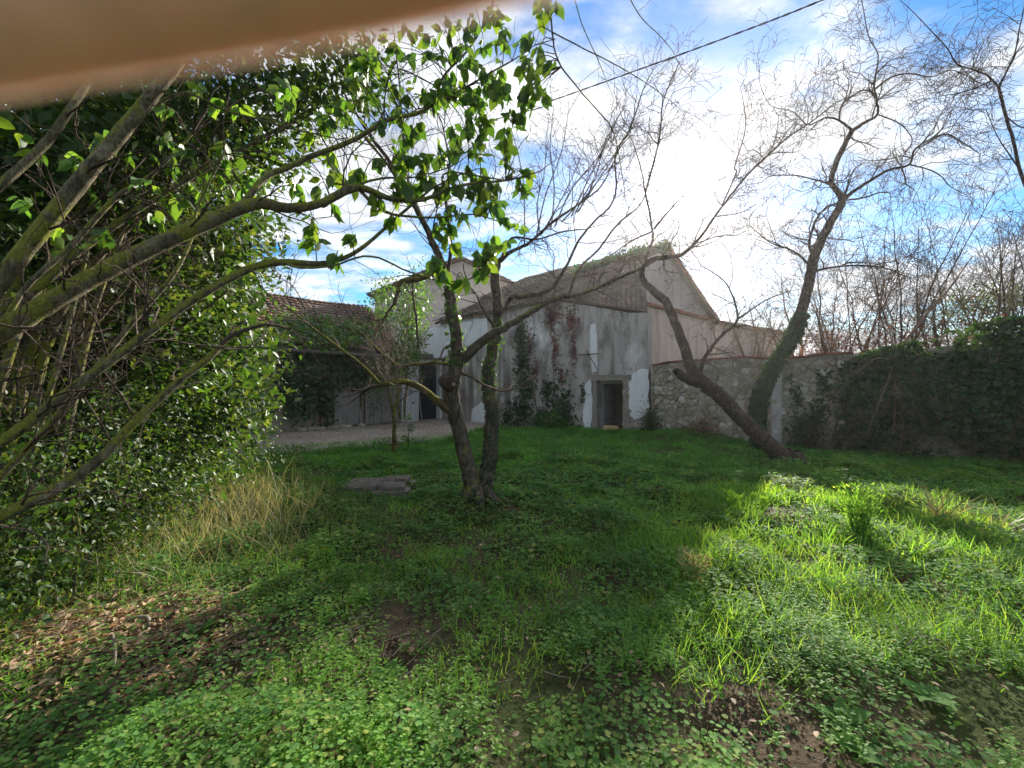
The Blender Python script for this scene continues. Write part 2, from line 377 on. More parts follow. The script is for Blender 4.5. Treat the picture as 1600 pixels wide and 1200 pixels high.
link('ground', new_mesh('ground', V, [Q], M['soil'], True), kind='structure')

def mk_gravel():
    s = MN('gravel'); v = s.coord('Object'); n = s.noise(60, 4, .7, v); n2 = s.noise(1.1, 5, .6, v)
    vo = s.n('ShaderNodeTexVoronoi'); vo.inputs['Scale'].default_value = 38; s.l(v, vo.inputs['Vector'])
    c = s.ramp(n, [(.3, (.20, .17, .14)), (.6, (.37, .32, .27)), (.8, (.48, .43, .37))])
    c = s.mix(.7, c, s.ramp(n2, [(.3, (.55, .52, .48)), (.7, (1.1, 1.08, 1.05))]), 'MULTIPLY')
    return s.fin(c, .95, vo.outputs['Distance'], .8, .02, .1)
M['gravel'] = mk_gravel()
xs = np.arange(-16, 1.0, .14); ys = np.arange(5, 19.5, .14)
LX, LY = np.meshgrid(xs, ys, indexing='ij'); LM = lane_mask(LX, LY); LZ = gz(LX, LY)+.012+.012*(fbm(NC, LX*2.2, LY*2.2)-.5)
V = np.stack([LX, LY, LZ], -1).reshape(-1, 3); nx, ny = LX.shape
ii, jj = np.meshgrid(np.arange(nx-1), np.arange(ny-1), indexing='ij')
nb = np.array([-(P2-P1)[1], (P2-P1)[0]]); 
keep = (LM[:-1, :-1] > .5) & (LM[1:, 1:] > .5)
a = (ii*ny+jj)[keep]; Q = np.stack([a, a+ny, a+ny+1, a+1], -1)
link('gravel_lane', new_mesh('gravel_lane', V, [Q], M['gravel'], True), kind='structure')
# loose stones on the lane
rg = np.random.RandomState(5); n = 9000
x = rg.uniform(-9.5, 0, n); y = rg.uniform(8, 18.5, n); k = lane_mask(x, y) > .8; x = x[k]; y = y[k]
L_STONE = (np.array([[0, 0, .5], [.5, 0, 0], [0, .5, 0], [-.5, 0, 0], [0, -.45, 0]]), np.zeros((0, 4), int), np.array([[0, 1, 2], [0, 2, 3], [0, 3, 4], [0, 4, 1]]))
def mk_pebble():
    s = MN('pebble'); r = s.n('ShaderNodeNewGeometry').outputs['Random Per Island']
    return s.fin(s.ramp(r, [(0, (.12, .10, .085)), (.6, (.30, .265, .225)), (1, (.48, .45, .40))]), .9)
M['pebble'] = mk_pebble()
axr = np.column_stack([rg.normal(size=len(x)), rg.normal(size=len(x)), np.zeros(len(x))])
o = link('gravel_stones', inst_mesh('gravel_stones', L_STONE, np.column_stack([x, y, gz(x, y)+.012]), axr, np.tile([0, 0, 1.], (len(x), 1)), rg.uniform(.015, .055, len(x))**1.0, M['pebble'], smooth=False), kind='stuff', label='loose pale gravel stones strewn over the lane', cat='gravel')

# ================================================================== building materials
def mk_plaster(name, base, stain, dark, streak=.6, rot=0.0, low=None, peel=(.55, .68), bg_=(.38, .62)):
    s = MN(name); v = s.coord('Object'); st = s.noise(2.6, 7, .68, s.coord('Object', (1, 1, .09)), .3); big = s.noise(.55, 5, .6, v, .6)
    fine = s.noise(18, 5, .7, v); blot = s.noise(2.1, 6, .65, s.coord('Object', (1, 1, .5)))
    c = s.mix(s.rng(big, bg_[0], bg_[1], 0, 1, True), base, stain)
    c = s.mix(s.rng(st, .46, .66, 0, streak, True), c, dark)
    c = s.mix(s.rng(blot, peel[0], peel[1], 0, .75, True), c, dark)
    if low:
        sp = s.n('ShaderNodeSeparateXYZ'); s.l(v, sp.inputs[0])
        h = s.n('ShaderNodeMath', operation='MULTIPLY_ADD'); s.l(blot, h.inputs[0]); h.inputs[1].default_value = -1.6; s.l(sp.outputs[2], h.inputs[2])
        c = s.mix(s.rng(h.outputs[0], -.7, .1, .85, 0, True), c, low)
    c = s.mix(.5, c, s.ramp(fine, [(.3, (.7, .7, .7)), (.7, (1.18, 1.18, 1.18))]), 'MULTIPLY')
    return s.fin(c, .93, fine, .6, .015, .15)
M['plaster'] = mk_plaster('stained_plaster', (.72, .70, .66), (.41, .37, .335), (.13, .112, .10), .8, low=(.30, .26, .21), peel=(.44, .66), bg_=(.28, .5))
M['plaster_white'] = mk_plaster('white_plaster', (.74, .74, .73), (.66, .66, .65), (.45, .44, .42), .3, peel=(.6, .8))
M['plaster_pink'] = mk_plaster('beige_plaster', (.60, .50, .42), (.52, .43, .37), (.30, .25, .22), .6, peel=(.62, .8))
M['plaster_grey'] = mk_plaster('grey_plaster', (.46, .41, .375), (.38, .34, .32), (.26, .235, .22), .5, peel=(.62, .8))
M['plaster_far'] = mk_plaster('far_plaster', (.52, .45, .405), (.46, .40, .36), (.34, .29, .27), .3, peel=(.65, .85))
def mk_stone(name, cols, objr=True):
    s = MN(name); v = s.coord('Object'); n = s.noise(9, 6, .65, v); n2 = s.noise(40, 3, .6, v)
    r = s.n('ShaderNodeObjectInfo').outputs['Random'] if objr else s.n('ShaderNodeNewGeometry').outputs['Random Per Island']
    c = s.ramp(r, [(i/(len(cols)-1), k) for i, k in enumerate(cols)])
    c = s.mix(.85, c, s.ramp(n, [(.28, (.45, .43, .40)), (.5, (.9, .9, .88)), (.72, (1.25, 1.22, 1.18))]), 'MULTIPLY')
    return s.fin(c, .95, n2, .8, .012, .1)
SCOL = [(.27, .23, .18), (.36, .31, .25), (.46, .41, .34), (.25, .20, .16), (.55, .51, .45), (.33, .27, .20), (.40, .33, .23)]
M['stone'] = mk_stone('rubble_stone', SCOL); M['stone_small'] = mk_stone('rubble_chip', SCOL, False)
def mk_simple(name, c1, c2, scale=6, rough=.9, stretch=(1, 1, 1), bstr=.5, spec=.2, metal=0):
    s = MN(name); n = s.noise(scale, 6, .65, s.coord('Object', stretch)); m = s.fin(s.ramp(n, [(.3, c1), (.7, c2)]), rough, n, bstr, .012, spec); return m
M['mortar'] = mk_simple('lime_mortar', (.21, .18, .145), (.38, .33, .27), 9)
M['frame_stone'] = mk_simple('door_stone', (.17, .145, .12), (.31, .27, .23), 9)
M['wood_grey'] = mk_simple('weathered_plank', (.10, .09, .085), (.34, .315, .30), 6, .9, (6, 6, .35))
M['wood_pale'] = mk_simple('pale_plank', (.36, .37, .38), (.52, .53, .53), 5, .85, (6, 6, .3))
M['wood_dark'] = mk_simple('dark_door', (.012, .014, .018), (.04, .044, .052), 5, .8, (8, 8, .3))
M['wood_board'] = mk_simple('new_board', (.40, .25, .12), (.55, .37, .20), 8, .8, (1, 6, 6))
M['beam'] = mk_simple('roof_beam', (.07, .055, .042), (.16, .13, .10), 7, .9, (3, 3, 3))
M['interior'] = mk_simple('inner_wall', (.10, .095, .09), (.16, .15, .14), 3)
M['reveal'] = mk_simple('door_leaf_grey', (.20, .195, .19), (.30, .29, .285), 4, .85, (4, 4, .4))
M['iron'] = mk_simple('rusty_iron', (.03, .024, .02), (.09, .06, .045), 20, .75)
M['cable'] = mk_simple('black_cable', (.018, .018, .02), (.035, .035, .038), 30, .6)
def mk_tile(name, cols, moss=.45):
    s = MN(name); r = s.n('ShaderNodeNewGeometry').outputs['Random Per Island']; v = s.coord('Object')
    c = s.ramp(r, [(i/(len(cols)-1), k) for i, k in enumerate(cols)]); n = s.noise(5, 6, .7, v); n2 = s.noise(.9, 4, .6, v)
    c = s.mix(.7, c, s.ramp(n, [(.3, (.5, .5, .5)), (.7, (1.2, 1.15, 1.1))]), 'MULTIPLY'); c = s.mix(s.rng(n2, .45, .65, 0, moss), c, (.07, .07, .045))
    return s.fin(c, .92, n, .5, .01, .15)
M['tile'] = mk_tile('roof_tile', [(.20, .10, .065), (.27, .145, .095), (.17, .105, .08), (.30, .19, .14)])
M['tile_brown'] = mk_tile('old_roof_tile', [(.19, .15, .125), (.25, .195, .165), (.17, .14, .12), (.28, .225, .19)], .5)
M['tile_red'] = mk_tile('red_coping_tile', [(.26, .10, .075), (.32, .14, .10), (.22, .10, .08)], .25)

def prism(polys, origin, u, n, thick, mat, name):
    """wall from 2d polygons (s along u, z up) sharing vertices, extruded backwards along -n"""
    idx = {}; vs = []
    def vid(p):
        k = (round(p[0], 4), round(p[1], 4))
        if k not in idx: idx[k] = len(vs); vs.append(k)
        return idx[k]
    fs = [[vid(p) for p in poly] for poly in polys]; N = len(vs); origin = np.asarray(origin, float); u = np.asarray(u, float); n = np.asarray(n, float)
    A = np.array([np.array([origin[0], origin[1], 0])+np.array([u[0], u[1], 0])*s_+np.array([0, 0, z_]) for s_, z_ in vs])
    Bk = A-np.array([n[0], n[1], 0])*thick; faces = []; ed = {}
    for f in fs:
        faces.append(f); faces.append([i+N for i in reversed(f)])
        for i in range(len(f)):
            a_, b_ = f[i], f[(i+1) % len(f)]; ed.setdefault(frozenset((a_, b_)), []).append((a_, b_))
    for k, l in ed.items():
        if len(l) == 1: a_, b_ = l[0]; faces.append([b_, a_, a_+N, b_+N])
    me = bpy.data.meshes.new(name); me.from_pydata([tuple(v) for v in np.vstack([A, Bk])], [], faces); me.update()
    import bmesh
    bm = bmesh.new(); bm.from_mesh(me); bmesh.ops.recalc_face_normals(bm, faces=bm.faces); bm.to_mesh(me); bm.free()
    me.materials.append(mat); return me

L_TILE = None
def tile_roof(E1, E2, R1, R2, tw, tl, mat, rng, sag=.03, lift=.03):
    """barrel tiles over the quad eave E1-E2, ridge R1-R2, plus deck below"""
    E1, E2, R1, R2 = [np.asarray(p, float) for p in (E1, E2, R1, R2)]
    wE = np.linalg.norm(E2-E1); ls = np.linalg.norm((R1+R2-E1-E2)/2); nc = int(wE/tw); nr = int(ls/tl)
    up = np.cross(E2-E1, R1-E1); up /= np.linalg.norm(up); up = up if up[2] > 0 else -up
    tb = TB(); ang = np.linspace(0, math.pi, 5)
    def bl(u, v): return (E1*(1-u)+E2*u)*(1-v)+(R1*(1-u)+R2*u)*v
    for c in range(nc):
        for r in range(nr):
            u = (c+.5+rng.uniform(-.12, .12))/nc; v0 = r/nr-.012+rng.uniform(-.008, .008); v1 = (r+1.18)/nr
            p0 = bl(u, v0); p1 = bl(u, min(v1, 1.0)); ud = (bl(u+.01, v0)-bl(u-.01, v0)); ud /= np.linalg.norm(ud)
            dz = -sag*(math.sin(u*7+r*.2)+math.sin(u*17))*.5
            rr = tw*.52; up0 = up*(lift+rng.uniform(0, .02)+.03)+np.array([0, 0, dz]); up1 = up*lift*.3+np.array([0, 0, dz])
            ring0 = [p0+up0+ud*rr*math.cos(a_)+up*rr*.55*math.sin(a_) for a_ in ang]
            ring1 = [p1+up1+ud*rr*.85*math.cos(a_)+up*rr*.48*math.sin(a_) for a_ in ang]
            tb.raw(np.array(ring0+ring1), [[i, i+1, i+6, i+5] for i in range(4)])
    tiles = tb.mesh('tiles', mat, True)
    d = up*.10; V = np.array([E1, E2, R2, R1, E1-d, E2-d, R2-d, R1-d])
    deck = new_mesh('roof_deck', V, [np.array([[0, 1, 2, 3], [7, 6, 5, 4], [0, 4, 5, 1], [1, 5, 6, 2], [2, 6, 7, 3], [3, 7, 4, 0]])], M['beam'])
    return tiles, deck

# ================================================================== front block (long stained facade)
rg = np.random.RandomState(11)
uF = (P2-P1)/np.linalg.norm(P2-P1); nF = np.array([-uF[1], uF[0]]); nF = nF if nF[1] < 0 else -nF
LF = np.linalg.norm(P2-P1); pF = np.array([P1[0], P1[1], 0]); nF3 = np.array([nF[0], nF[1], 0])
def fac(px, py):
    q = hit(px, py, pF, nF3); return float(np.dot(q[:2]-P1, uF)), float(q[2])
house = thing('cottage', 'long low cottage with stained white plaster front, small stone framed doorway and tiled roof', 'house', (P1[0], P1[1], 0))
# top profile of the wall
top = [fac(px, py) for px, py in [(1012, 488), (985, 489), (950, 483), (905, 475), (870, 468), (800, 478), (740, 488), (690, 500)]]
top = [(max(0.0, min(LF, a)), b) for a, b in top]; top[0] = (0.0, top[0][1]); top.append((LF, fac(668, 507)[1])); 
dl, dr = fac(974, 640)[0], fac(933, 640)[0]; dt = fac(950, 595)[1]
topd = lambda s_: float(np.interp(s_, [t_[0] for t_ in top], [t_[1] for t_ in top]))
polyR = [(0, -.3), (dl, -.3), (dl, dt), (dl, topd(dl))]+[t_ for t_ in reversed(top) if t_[0] < dl-1e-3]
polyM = [(dl, dt), (dr, dt), (dr, topd(dr))]+[t_ for t_ in reversed(top) if dl+1e-3 < t_[0] < dr-1e-3]+[(dl, topd(dl))]
polyL = [(dr, -.3), (LF, -.3)]+[t_ for t_ in reversed(top) if t_[0] > dr+1e-3]+[(dr, topd(dr)), (dr, dt)]
link('wall', prism([polyR, polyM, polyL], P1, uF, nF, .45, M['plaster'], 'wall'), house)
def fpt(s_, z_, out=0.0): q = P1+uF*s_+nF*out; return np.array([q[0], q[1], z_])
# side, back and inner walls that close the block
R1 = P(1005, 396, 16.2); R2 = P(797, 455, 20.6)
bk0 = P1-nF*3.7; sR = float(np.dot(R1[:2]-P1, uF))+.1; link('back_wall', prism([[(sR, -.3), (LF, -.3), (LF, 5.6), (sR, 5.6)]], bk0, uF, nF, .3, M['interior'], 'back_wall'), house)
link('side_wall', prism([[(0, -.3), (3.2, -.3), (3.2, 5.4), (0, 4.1)]], P2-nF*.46-uF*.35, -nF, uF, .3, M['interior'], 'side_wall'), house)
Rm = R1+(R2-R1)*.5; sm = fac(872, 468)[0]
Ea = fpt(.02, topd(0)-.02, -.06); Eb = fpt(sm, topd(sm)+.02, .10); Ec = fpt(LF+.15, topd(LF)+.0, .24)
tl, dk = tile_roof(Ea, Eb, R1, Rm, .17, .28, M['tile_brown'], rg); rf = link('roof', dk, house); link('roof_tiles', tl, rf, kind='stuff')
tl, dk = tile_roof(Eb, Ec, Rm, R2, .17, .28, M['tile_brown'], rg); rf = link('roof', dk, house); link('roof_tiles', tl, rf, kind='stuff')
w1 = np.array([*(P1-nF*.46+uF*.17), -.3]); w2 = np.array([R1[0]+uF[0]*.2, R1[1]+uF[1]*.2, -.3])
uS = (w2-w1)[:2]; LS = np.linalg.norm(uS); uS = uS/LS; nS = np.array([uS[1], -uS[0]])
link('side_wall', prism([[(0, -.3), (LS, -.3), (LS, R1[2]-.15), (0, topd(0)+.2)]], w1[:2], uS, nS, .3, M['plaster_grey'], 'side_wall'), house)
# stone door frame
def fbox(s0, s1, z0, z1, o0, o1, mat, name, parent, jit=0):
    tb = TB(); V = [fpt(s_, z_, o_) for s_ in (s0, s1) for o_ in (o0, o1) for z_ in (z0, z1)]
    V = np.array(V)+ (rg.uniform(-jit, jit, (8, 3)) if jit else 0)
    tb.raw(V, [[0, 1, 3, 2], [4, 6, 7, 5], [0, 4, 5, 1], [2, 3, 7, 6], [0, 2, 6, 4], [1, 5, 7, 3]])
    return link(name, tb.mesh(name, mat, False), parent)
jw = .155
fbox(dr, dr+jw, -.2, .95, -.25, .05, M['frame_stone'], 'door_jamb', house, .012); fbox(dr, dr+jw-.01, .955, dt+.01, -.25, .045, M['frame_stone'], 'door_jamb', house, .012)
fbox(dl-jw-.05, dl, -.2, .80, -.25, .05, M['frame_stone'], 'door_jamb', house, .012); fbox(dl-jw-.03, dl, .805, dt+.01, -.25, .05, M['frame_stone'], 'door_jamb', house, .012)
fbox(dl-jw-.12, dr+jw+.06, dt+.015, dt+.20, -.25, .06, M['frame_stone'], 'lintel', house, .014)
fbox(dl, dr, -.15, .06, -.4, .09, M['frame_stone'], 'door_step', house, .01)
# wooden door leaf standing open inside the doorway
tb = TB(); h0 = fpt(dr-.03, 0, -.40); hd = (-nF*.93-uF*.12); hd3 = np.array([hd[0], hd[1], 0]); hd3 /= np.linalg.norm(hd3)
R = np.column_stack([hd3, np.cross([0, 0, 1], hd3), [0, 0, 1]]); tb.box(h0+hd3*.36+np.array([0, 0, dt/2+.03]), .36, .025, dt/2-.05, R)
dl_o = link('door', tb.mesh('door', M['reveal'], False), house, label='grey wooden door leaf standing open')
for k in range(3):
    tb = TB(); tb.box(h0+hd3*.36+np.array([0, 0, .35+k*.6])-R[:, 1]*.035, .33, .012, .05, R); link('door_batten', tb.mesh('door_batten', M['wood_grey'], False), dl_o)
fbox(dl+.002, dr-.002, dt-.10, dt-.005, -.36, -.28, M['wood_pale'], 'door_head', house)
# plaster patches standing proud of the wall
def patch(pxs, name, mat, out=.022, seed=0):
    r = np.random.RandomState(seed); pts = [fac(*p) for p in pxs]; fine = []
    for i in range(len(pts)):
        a_ = np.array(pts[i]); b_ = np.array(pts[(i+1) % len(pts)])
        for k in range(5): fine.append(a_+(b_-a_)*k/5+r.uniform(-.025, .025, 2)*(k > 0))
    n = len(fine); front = [fpt(a_, b_, out+r.uniform(-.004, .004)) for a_, b_ in fine]; back = [fpt(a_, b_, -.01) for a_, b_ in fine]; c = np.mean(fine, 0)
    V = front+back+[fpt(c[0], c[1], out+.01)]
    t = [[i, (i+1) % n, 2*n] for i in range(n)]; q = [[i, i+n, (i+1) % n+n, (i+1) % n] for i in range(n)]
    return link(name, new_mesh(name, np.array(V), [np.array(q), np.array(t)], mat), house)
patch([(982, 588), (1000, 577), (1013, 576), (1014, 610), (1014, 640), (1006, 650), (992, 656), (984, 648), (980, 625), (976, 605)], 'plaster_patch', M['plaster_white'], .03, 1)
patch([(915, 600), (923, 590), (926, 620), (926, 650), (922, 672), (914, 676), (911, 650), (912, 622)], 'plaster_patch', M['plaster_white'], .028, 2)
patch([(923, 507), (931, 505), (933, 540), (934, 580), (925, 582), (922, 545)], 'plaster_patch', M['plaster_white'], .02, 3)
patch([(738, 640), (752, 628), (762, 640), (758, 662), (736, 664)], 'plaster_patch', M['plaster_white'], .02, 4)
patch([(668, 515), (715, 500), (760, 492), (762, 530), (720, 545), (690, 560), (664, 556)], 'plaster_patch', M['plaster_white'], .022, 5)
# rough broken masonry down the right of the doorway
tb = TB(); r2 = np.random.RandomState(8)
for k in range(46):
    px = r2.uniform(975, 984) if k < 34 else r2.uniform(984, 1012); py = r2.uniform(588, 690) if k < 34 else r2.uniform(662, 688); s_, z_ = fac(px, py); c = fpt(s_, z_, .0)
    V = rnd_unit(r2, 14)*np.array([.09, .07, .06])*r2.uniform(.6, 1.2); import itertools
    tb.box(c, *(r2.uniform(.03, .08, 3)), np.linalg.qr(r2.normal(size=(3, 3)))[0])
link('broken_masonry', tb.mesh('broken_masonry', M['stone_small'], False), house, kind='stuff')
# iron bracket above the doorway
tb = TB(); a_ = fpt(*fac(905, 555), .02); b_ = fpt(*fac(937, 553), .02)
tb.tube([a_+nF3*.10, (a_+b_)/2+nF3*.12, b_+nF3*.10], [.018]*3, 6); m_ = fpt(*fac(921, 554), 0); tb.tube([m_-nF3*.1, m_+nF3*.14], [.022]*2, 6)
tb.tube([fpt(*fac(923, 556), .12), fpt(*fac(934, 578), .01)], [.014]*2, 6); tb.tube([fpt(*fac(919, 548), .10), fpt(*fac(921, 556), .12)], [.016]*2, 6)
link('iron_bracket', tb.mesh('iron_bracket', M['iron']), house)
# board on the doorstep
tb = TB(); c = fpt((dl+dr)/2-.06, .115, .03); Rb = np.column_stack([[uF[0], uF[1], 0], [nF[0], nF[1], 0], [0, 0, 1]])
tb.box(c, .26, .11, .05, Rb); tb.box(c+np.array([0, 0, .072]), .24, .09, .02, Rb)
link('board', tb.mesh('board', M['wood_board'], False), label='short pale orange timber board lying on the doorstep', cat='board')

# ================================================================== gabled house behind
G0 = np.array([4.5, 15.75]); G1 = np.array([9.6, 19.5]); uG = (G1-G0)/np.linalg.norm(G1-G0); nG = np.array([uG[1], -uG[0]]); LG = np.linalg.norm(G1-G0)
pG = np.array([G0[0], G0[1], 0]); nG3 = np.array([nG[0], nG[1], 0])
def gab(px, py): q = hit(px, py, pG, nG3); return float(np.dot(q[:2]-G0, uG)), float(q[2])
gh = thing('gabled_house', 'tall gabled house with grey beige plaster end wall and overgrown mossy tiled roof', 'house', (G0[0], G0[1], 0))
pk = gab(1038, 386); er = gab(1113, 494); lf = (-.6, 6.4)
led0 = gab(993, 474); led1 = gab(1111, 502)
zl = lambda s_: float(np.interp(s_, [led0[0], led1[0]], [led0[1], led1[1]]))
link('wall', prism([[(-.6, -.3), (er[0], -.3), (er[0], zl(er[0])), (-.6, zl(-.6))]], G0, uG, nG, .4, M['plaster_pink'], 'wall'), gh)
link('gable', prism([[(-.6, zl(-.6)), (er[0], zl(er[0])), er, (pk[0], pk[1]-.12), (-.6, 5.75)]], G0-nG*.03, uG, nG, .37, M['plaster_grey'], 'gable'), gh)
g3 = lambda s_, z_, o_: np.array([*(G0+uG*s_+nG*o_), z_])
for (a_, b_), nm in ((((.0), er[0]+.05), 'tile_ledge'),):
    tb = TB(); n = int((b_-a_)/.2)
    for k in range(n):
        s_ = a_+(k+.5)*(b_-a_)/n
        for row in range(2):
            c = g3(s_+rg.uniform(-.02, .02), zl(s_)+.05+row*.055+rg.uniform(-.012, .012), .05-.03*row); Rg = np.column_stack([[uG[0], uG[1], 0], [nG[0], nG[1], 0], [0, 0, 1]])
            tb.box(c, .093, .11, .024, Rg)
    link(nm, tb.mesh(nm, M['tile_red'], False), gh, kind='stuff')
bkd = np.array([-uG[1]*.75-.35, uG[0]*.9]); bkd /= np.linalg.norm(bkd); b3 = np.array([bkd[0], bkd[1], 0])*7.5
pkf = g3(pk[0], pk[1]+.03, .25); erf = g3(er[0]+.32, er[1]-.30, .28); lff = g3(-.5, 5.9, -.5)
for (A_, B_) in (((erf, erf+b3), (pkf, pkf+b3)), ((lff+b3, lff), (pkf+b3, pkf))):
    t_, d_ = tile_roof(A_[0], A_[1], B_[0], B_[1], .21, .33, M['tile_brown'], rg)
    rr = link('roof', d_, gh); link('roof_tiles', t_, rr, kind='stuff')
link('side_wall', prism([[(0, -.3), (7.2, -.3), (7.2, er[1]-.1), (0, er[1]-.1)]], G1-uG*.02, bkd, uG, .35, M['plaster_pink'], 'side_wall'), gh)
link('back_wall', prism([[(-2, -.3), (LG, -.3), (LG, 4), (pk[0], pk[1]-.3), (-2, 4.9)]], G0+bkd*7.2, uG, -nG, .3, M['plaster_pink'], 'back_wall'), gh)
tb = TB(); tb.tube([pkf+np.array([0, 0, -.12]), erf+np.array([0, 0, -.12])], [.07, .07], 4); link('verge_board', tb.mesh('verge_board', M['tile_red'], False), gh)

# low pale outbuilding beyond the garden wall
D0, D1 = P(1118, 600, 22.5), P(1222, 600, 26.0); ob = thing('outbuilding', 'low pale beige outbuilding with thin red tile edge beyond the garden wall', 'building', (D0[0], D0[1], 0))
uD = (D1-D0)[:2]; LD = np.linalg.norm(uD); uD = uD/LD; nD = np.array([uD[1], -uD[0]])
link('wall', prism([[(0, -.3), (LD, -.3), (LD, 4.7), (0, 4.9)]], D0[:2], uD, nD, 4, M['plaster_pink'], 'wall'), ob)
e1 = np.array([*(D0[:2]+nD*.3), 4.95]); e2 = np.array([*(D1[:2]+nD*.3), 4.75]); bk = np.array([-nD[0]*4.2, -nD[1]*4.2, .5])
t_, d_ = tile_roof(e1, e2, e1+bk, e2+bk, .22, .35, M['tile_red'], rg); rr = link('roof', d_, ob); link('roof_tiles', t_, rr, kind='stuff')

# ================================================================== farmhouse behind, left of centre
fh = thing('farmhouse', 'taller farmhouse with greyish pink gable wall rising behind the barn roof', 'house', (*P(700, 600, 25)[:2], 0))
A_ = P(578, 462, 25.5); Bp = P(722, 404, 25); Cc = P(814, 450, 24.5)
uH = (Cc-A_)[:2]; LH = np.linalg.norm(uH); uH /= LH; nH = np.array([uH[1], -uH[0]]); sB = float(np.dot(Bp[:2]-A_[:2], uH))
link('wall', prism([[(0.3, -.3), (LH-.4, -.3), (LH-.4, Cc[2]+.12), (sB, Bp[2]-.15), (0.3, A_[2]+.0)]], A_[:2], uH, nH, 8, M['plaster_far'], 'wall'), fh)
bk = np.array([-nH[0]*8.5, -nH[1]*8.5, 0]); fr = np.array([nH[0]*.45, nH[1]*.45, 0])
for (x0, x1) in ((A_, Bp), (Cc, Bp)):
    t_, d_ = tile_roof(x0+fr, x0+bk, x1+fr, x1+bk, .22, .36, M['tile'], rg); rr = link('roof', d_, fh); link('roof_tiles', t_, rr, kind='stuff')

# ================================================================== barn on the left
uB = (P2-BL)/np.linalg.norm(P2-BL); nB = np.array([uB[1], -uB[0]]); LB = np.linalg.norm(P2-BL)
pB = np.array([BL[0], BL[1], 0]); nB3 = np.array([nB[0], nB[1], 0])
def brn(px, py): q = hit(px, py, pB, nB3); return float(np.dot(q[:2]-BL, uB)), float(q[2])
def bpt(s_, z_, o_=0.0): q = BL+uB*s_+nB*o_; return np.array([q[0], q[1], z_])
barn = thing('barn', 'old lean-to barn with weathered plank doors under a sagging ivy grown tiled roof', 'barn', (B0[0], B0[1], 0))
sd0, sd1 = brn(654, 620)[0], brn(687, 620)[0]; sp0 = brn(627, 620)[0]; dzt = brn(670, 571)[1]; ez = 2.95; rz = 5.35
se = sp0
link('wall', prism([[(0, -.3), (se, -.3), (se, ez), (0, ez)]], BL-nB*.12, uB, nB, .3, M['mortar'], 'wall'), barn)
# plank doors
kp = 0
for (p0_, p1_, n_) in ((521, 566, 7), (569, 625, 9)):
    s0, s1 = brn(p0_, 640)[0], brn(p1_, 640)[0]
    for k in range(n_):
        w = (s1-s0)/n_; c = s0+(k+.5)*w; ht = 1.72+rg.uniform(-.12, .10)+(.12 if p0_ > 560 else 0); lo = rg.uniform(.02, .10)
        V = []
        for (ss, oo) in ((-w*.47, .0), (w*.47, .0), (w*.47, .035), (-w*.47, .035)):
            for zz_ in (lo, ht): V.append(bpt(c+ss+rg.uniform(-.006, .006)+(zz_-.9)*rg.uniform(-.01, .01), zz_+rg.uniform(-.03, .03), .03+oo+rg.uniform(0, .012)))
        tb = TB(); tb.raw(np.array(V), [[0, 1, 3, 2], [2, 3, 5, 4], [4, 5, 7, 6], [6, 7, 1, 0], [1, 7, 5, 3], [0, 2, 4, 6]])
        link('plank', tb.mesh('plank', M['wood_grey'], False), barn)
    for zr in (.5, 1.4):
        tb = TB(); tb.tube([bpt(s0, zr, .02), bpt(s1, zr+.02, .02)], [.03]*2, 4); link('rail', tb.mesh('rail', M['wood_grey'], False), barn)
# pale boarded panel, dark door, lintel, white jamb
npn = 4
for k in range(npn):
    a_ = sp0+(sd0-sp0)*k/npn; b_ = sp0+(sd0-sp0)*(k+1)/npn-.012; tb = TB(); V = [bpt(s_, z_, o_) for s_ in (a_, b_) for o_ in (-.02, .03) for z_ in (.02, dzt-.02+rg.uniform(-.01, .01))]
    tb.raw(np.array(V), [[0, 1, 3, 2], [4, 6, 7, 5], [0, 4, 5, 1], [2, 3, 7, 6], [0, 2, 6, 4], [1, 5, 7, 3]]); link('plank', tb.mesh('plank', M['wood_pale'], False), barn, label='pale grey painted plank')
def bbox(s0, s1, z0, z1, o0, o1, mat, name, parent=barn, label=None):
    tb = TB(); tb.raw(np.array([bpt(s_, z_, o_) for s_ in (s0, s1) for o_ in (o0, o1) for z_ in (z0, z1)]), [[0, 1, 3, 2], [4, 6, 7, 5], [0, 4, 5, 1], [2, 3, 7, 6], [0, 2, 6, 4], [1, 5, 7, 3]])
    return link(name, tb.mesh(name, mat, False), parent, label=label)
dd = bbox(sd0+.01, sd1-.01, .03, dzt-.02, -.30, -.24, M['wood_dark'], 'door', label='dark almost black plank door')
for k in range(6): s_ = sd0+.03+(sd1-sd0-.06)*k/6; bbox(s_+.004, s_+(sd1-sd0-.06)/6-.004, .05, dzt-.05, -.238, -.215, M['wood_dark'], 'door_plank', dd)
bbox(sd1, sd1+.22, -.05, dzt+.04, -.3, .06, M['plaster_white'], 'door_jamb'); bbox(sp0-.1, sd1+.24, dzt+.05, dzt+.26, -.3, .08, M['plaster_white'], 'lintel')
bbox(sd0-.05, sd1+.1, -.05, .05, -.2, .35, M['frame_stone'], 'door_step')
bbox(sp0, LB, -.3, ez, -.75, -.45, M['interior'], 'inner_wall')
bbox(sp0-.3, sd1+.30, dzt+.265, dzt+.32, -.4, .30, M['beam'], 'canopy_board')
tb = TB(); tb.tube([bpt(sd0+.22, .03, -.10), bpt(sd0+.10, 1.4, -.17)], [.035]*2, 5); link('prop_pole', tb.mesh('prop_pole', M['wood_grey']), label='wooden pole leaning inside the dark barn doorway', cat='pole')
e1 = bpt(-1.5, ez, .5); e2 = bpt(sp0-.1, ez-.12, .45); r1 = bpt(-1.5, rz, -4.6); r2_ = bpt(sp0+.9, rz+.1, -4.4)
t_, d_ = tile_roof(e1, e2, r1, r2_, .21, .34, M['tile'], rg, .06); rr = link('roof', d_, barn); link('roof_tiles', t_, rr, kind='stuff')
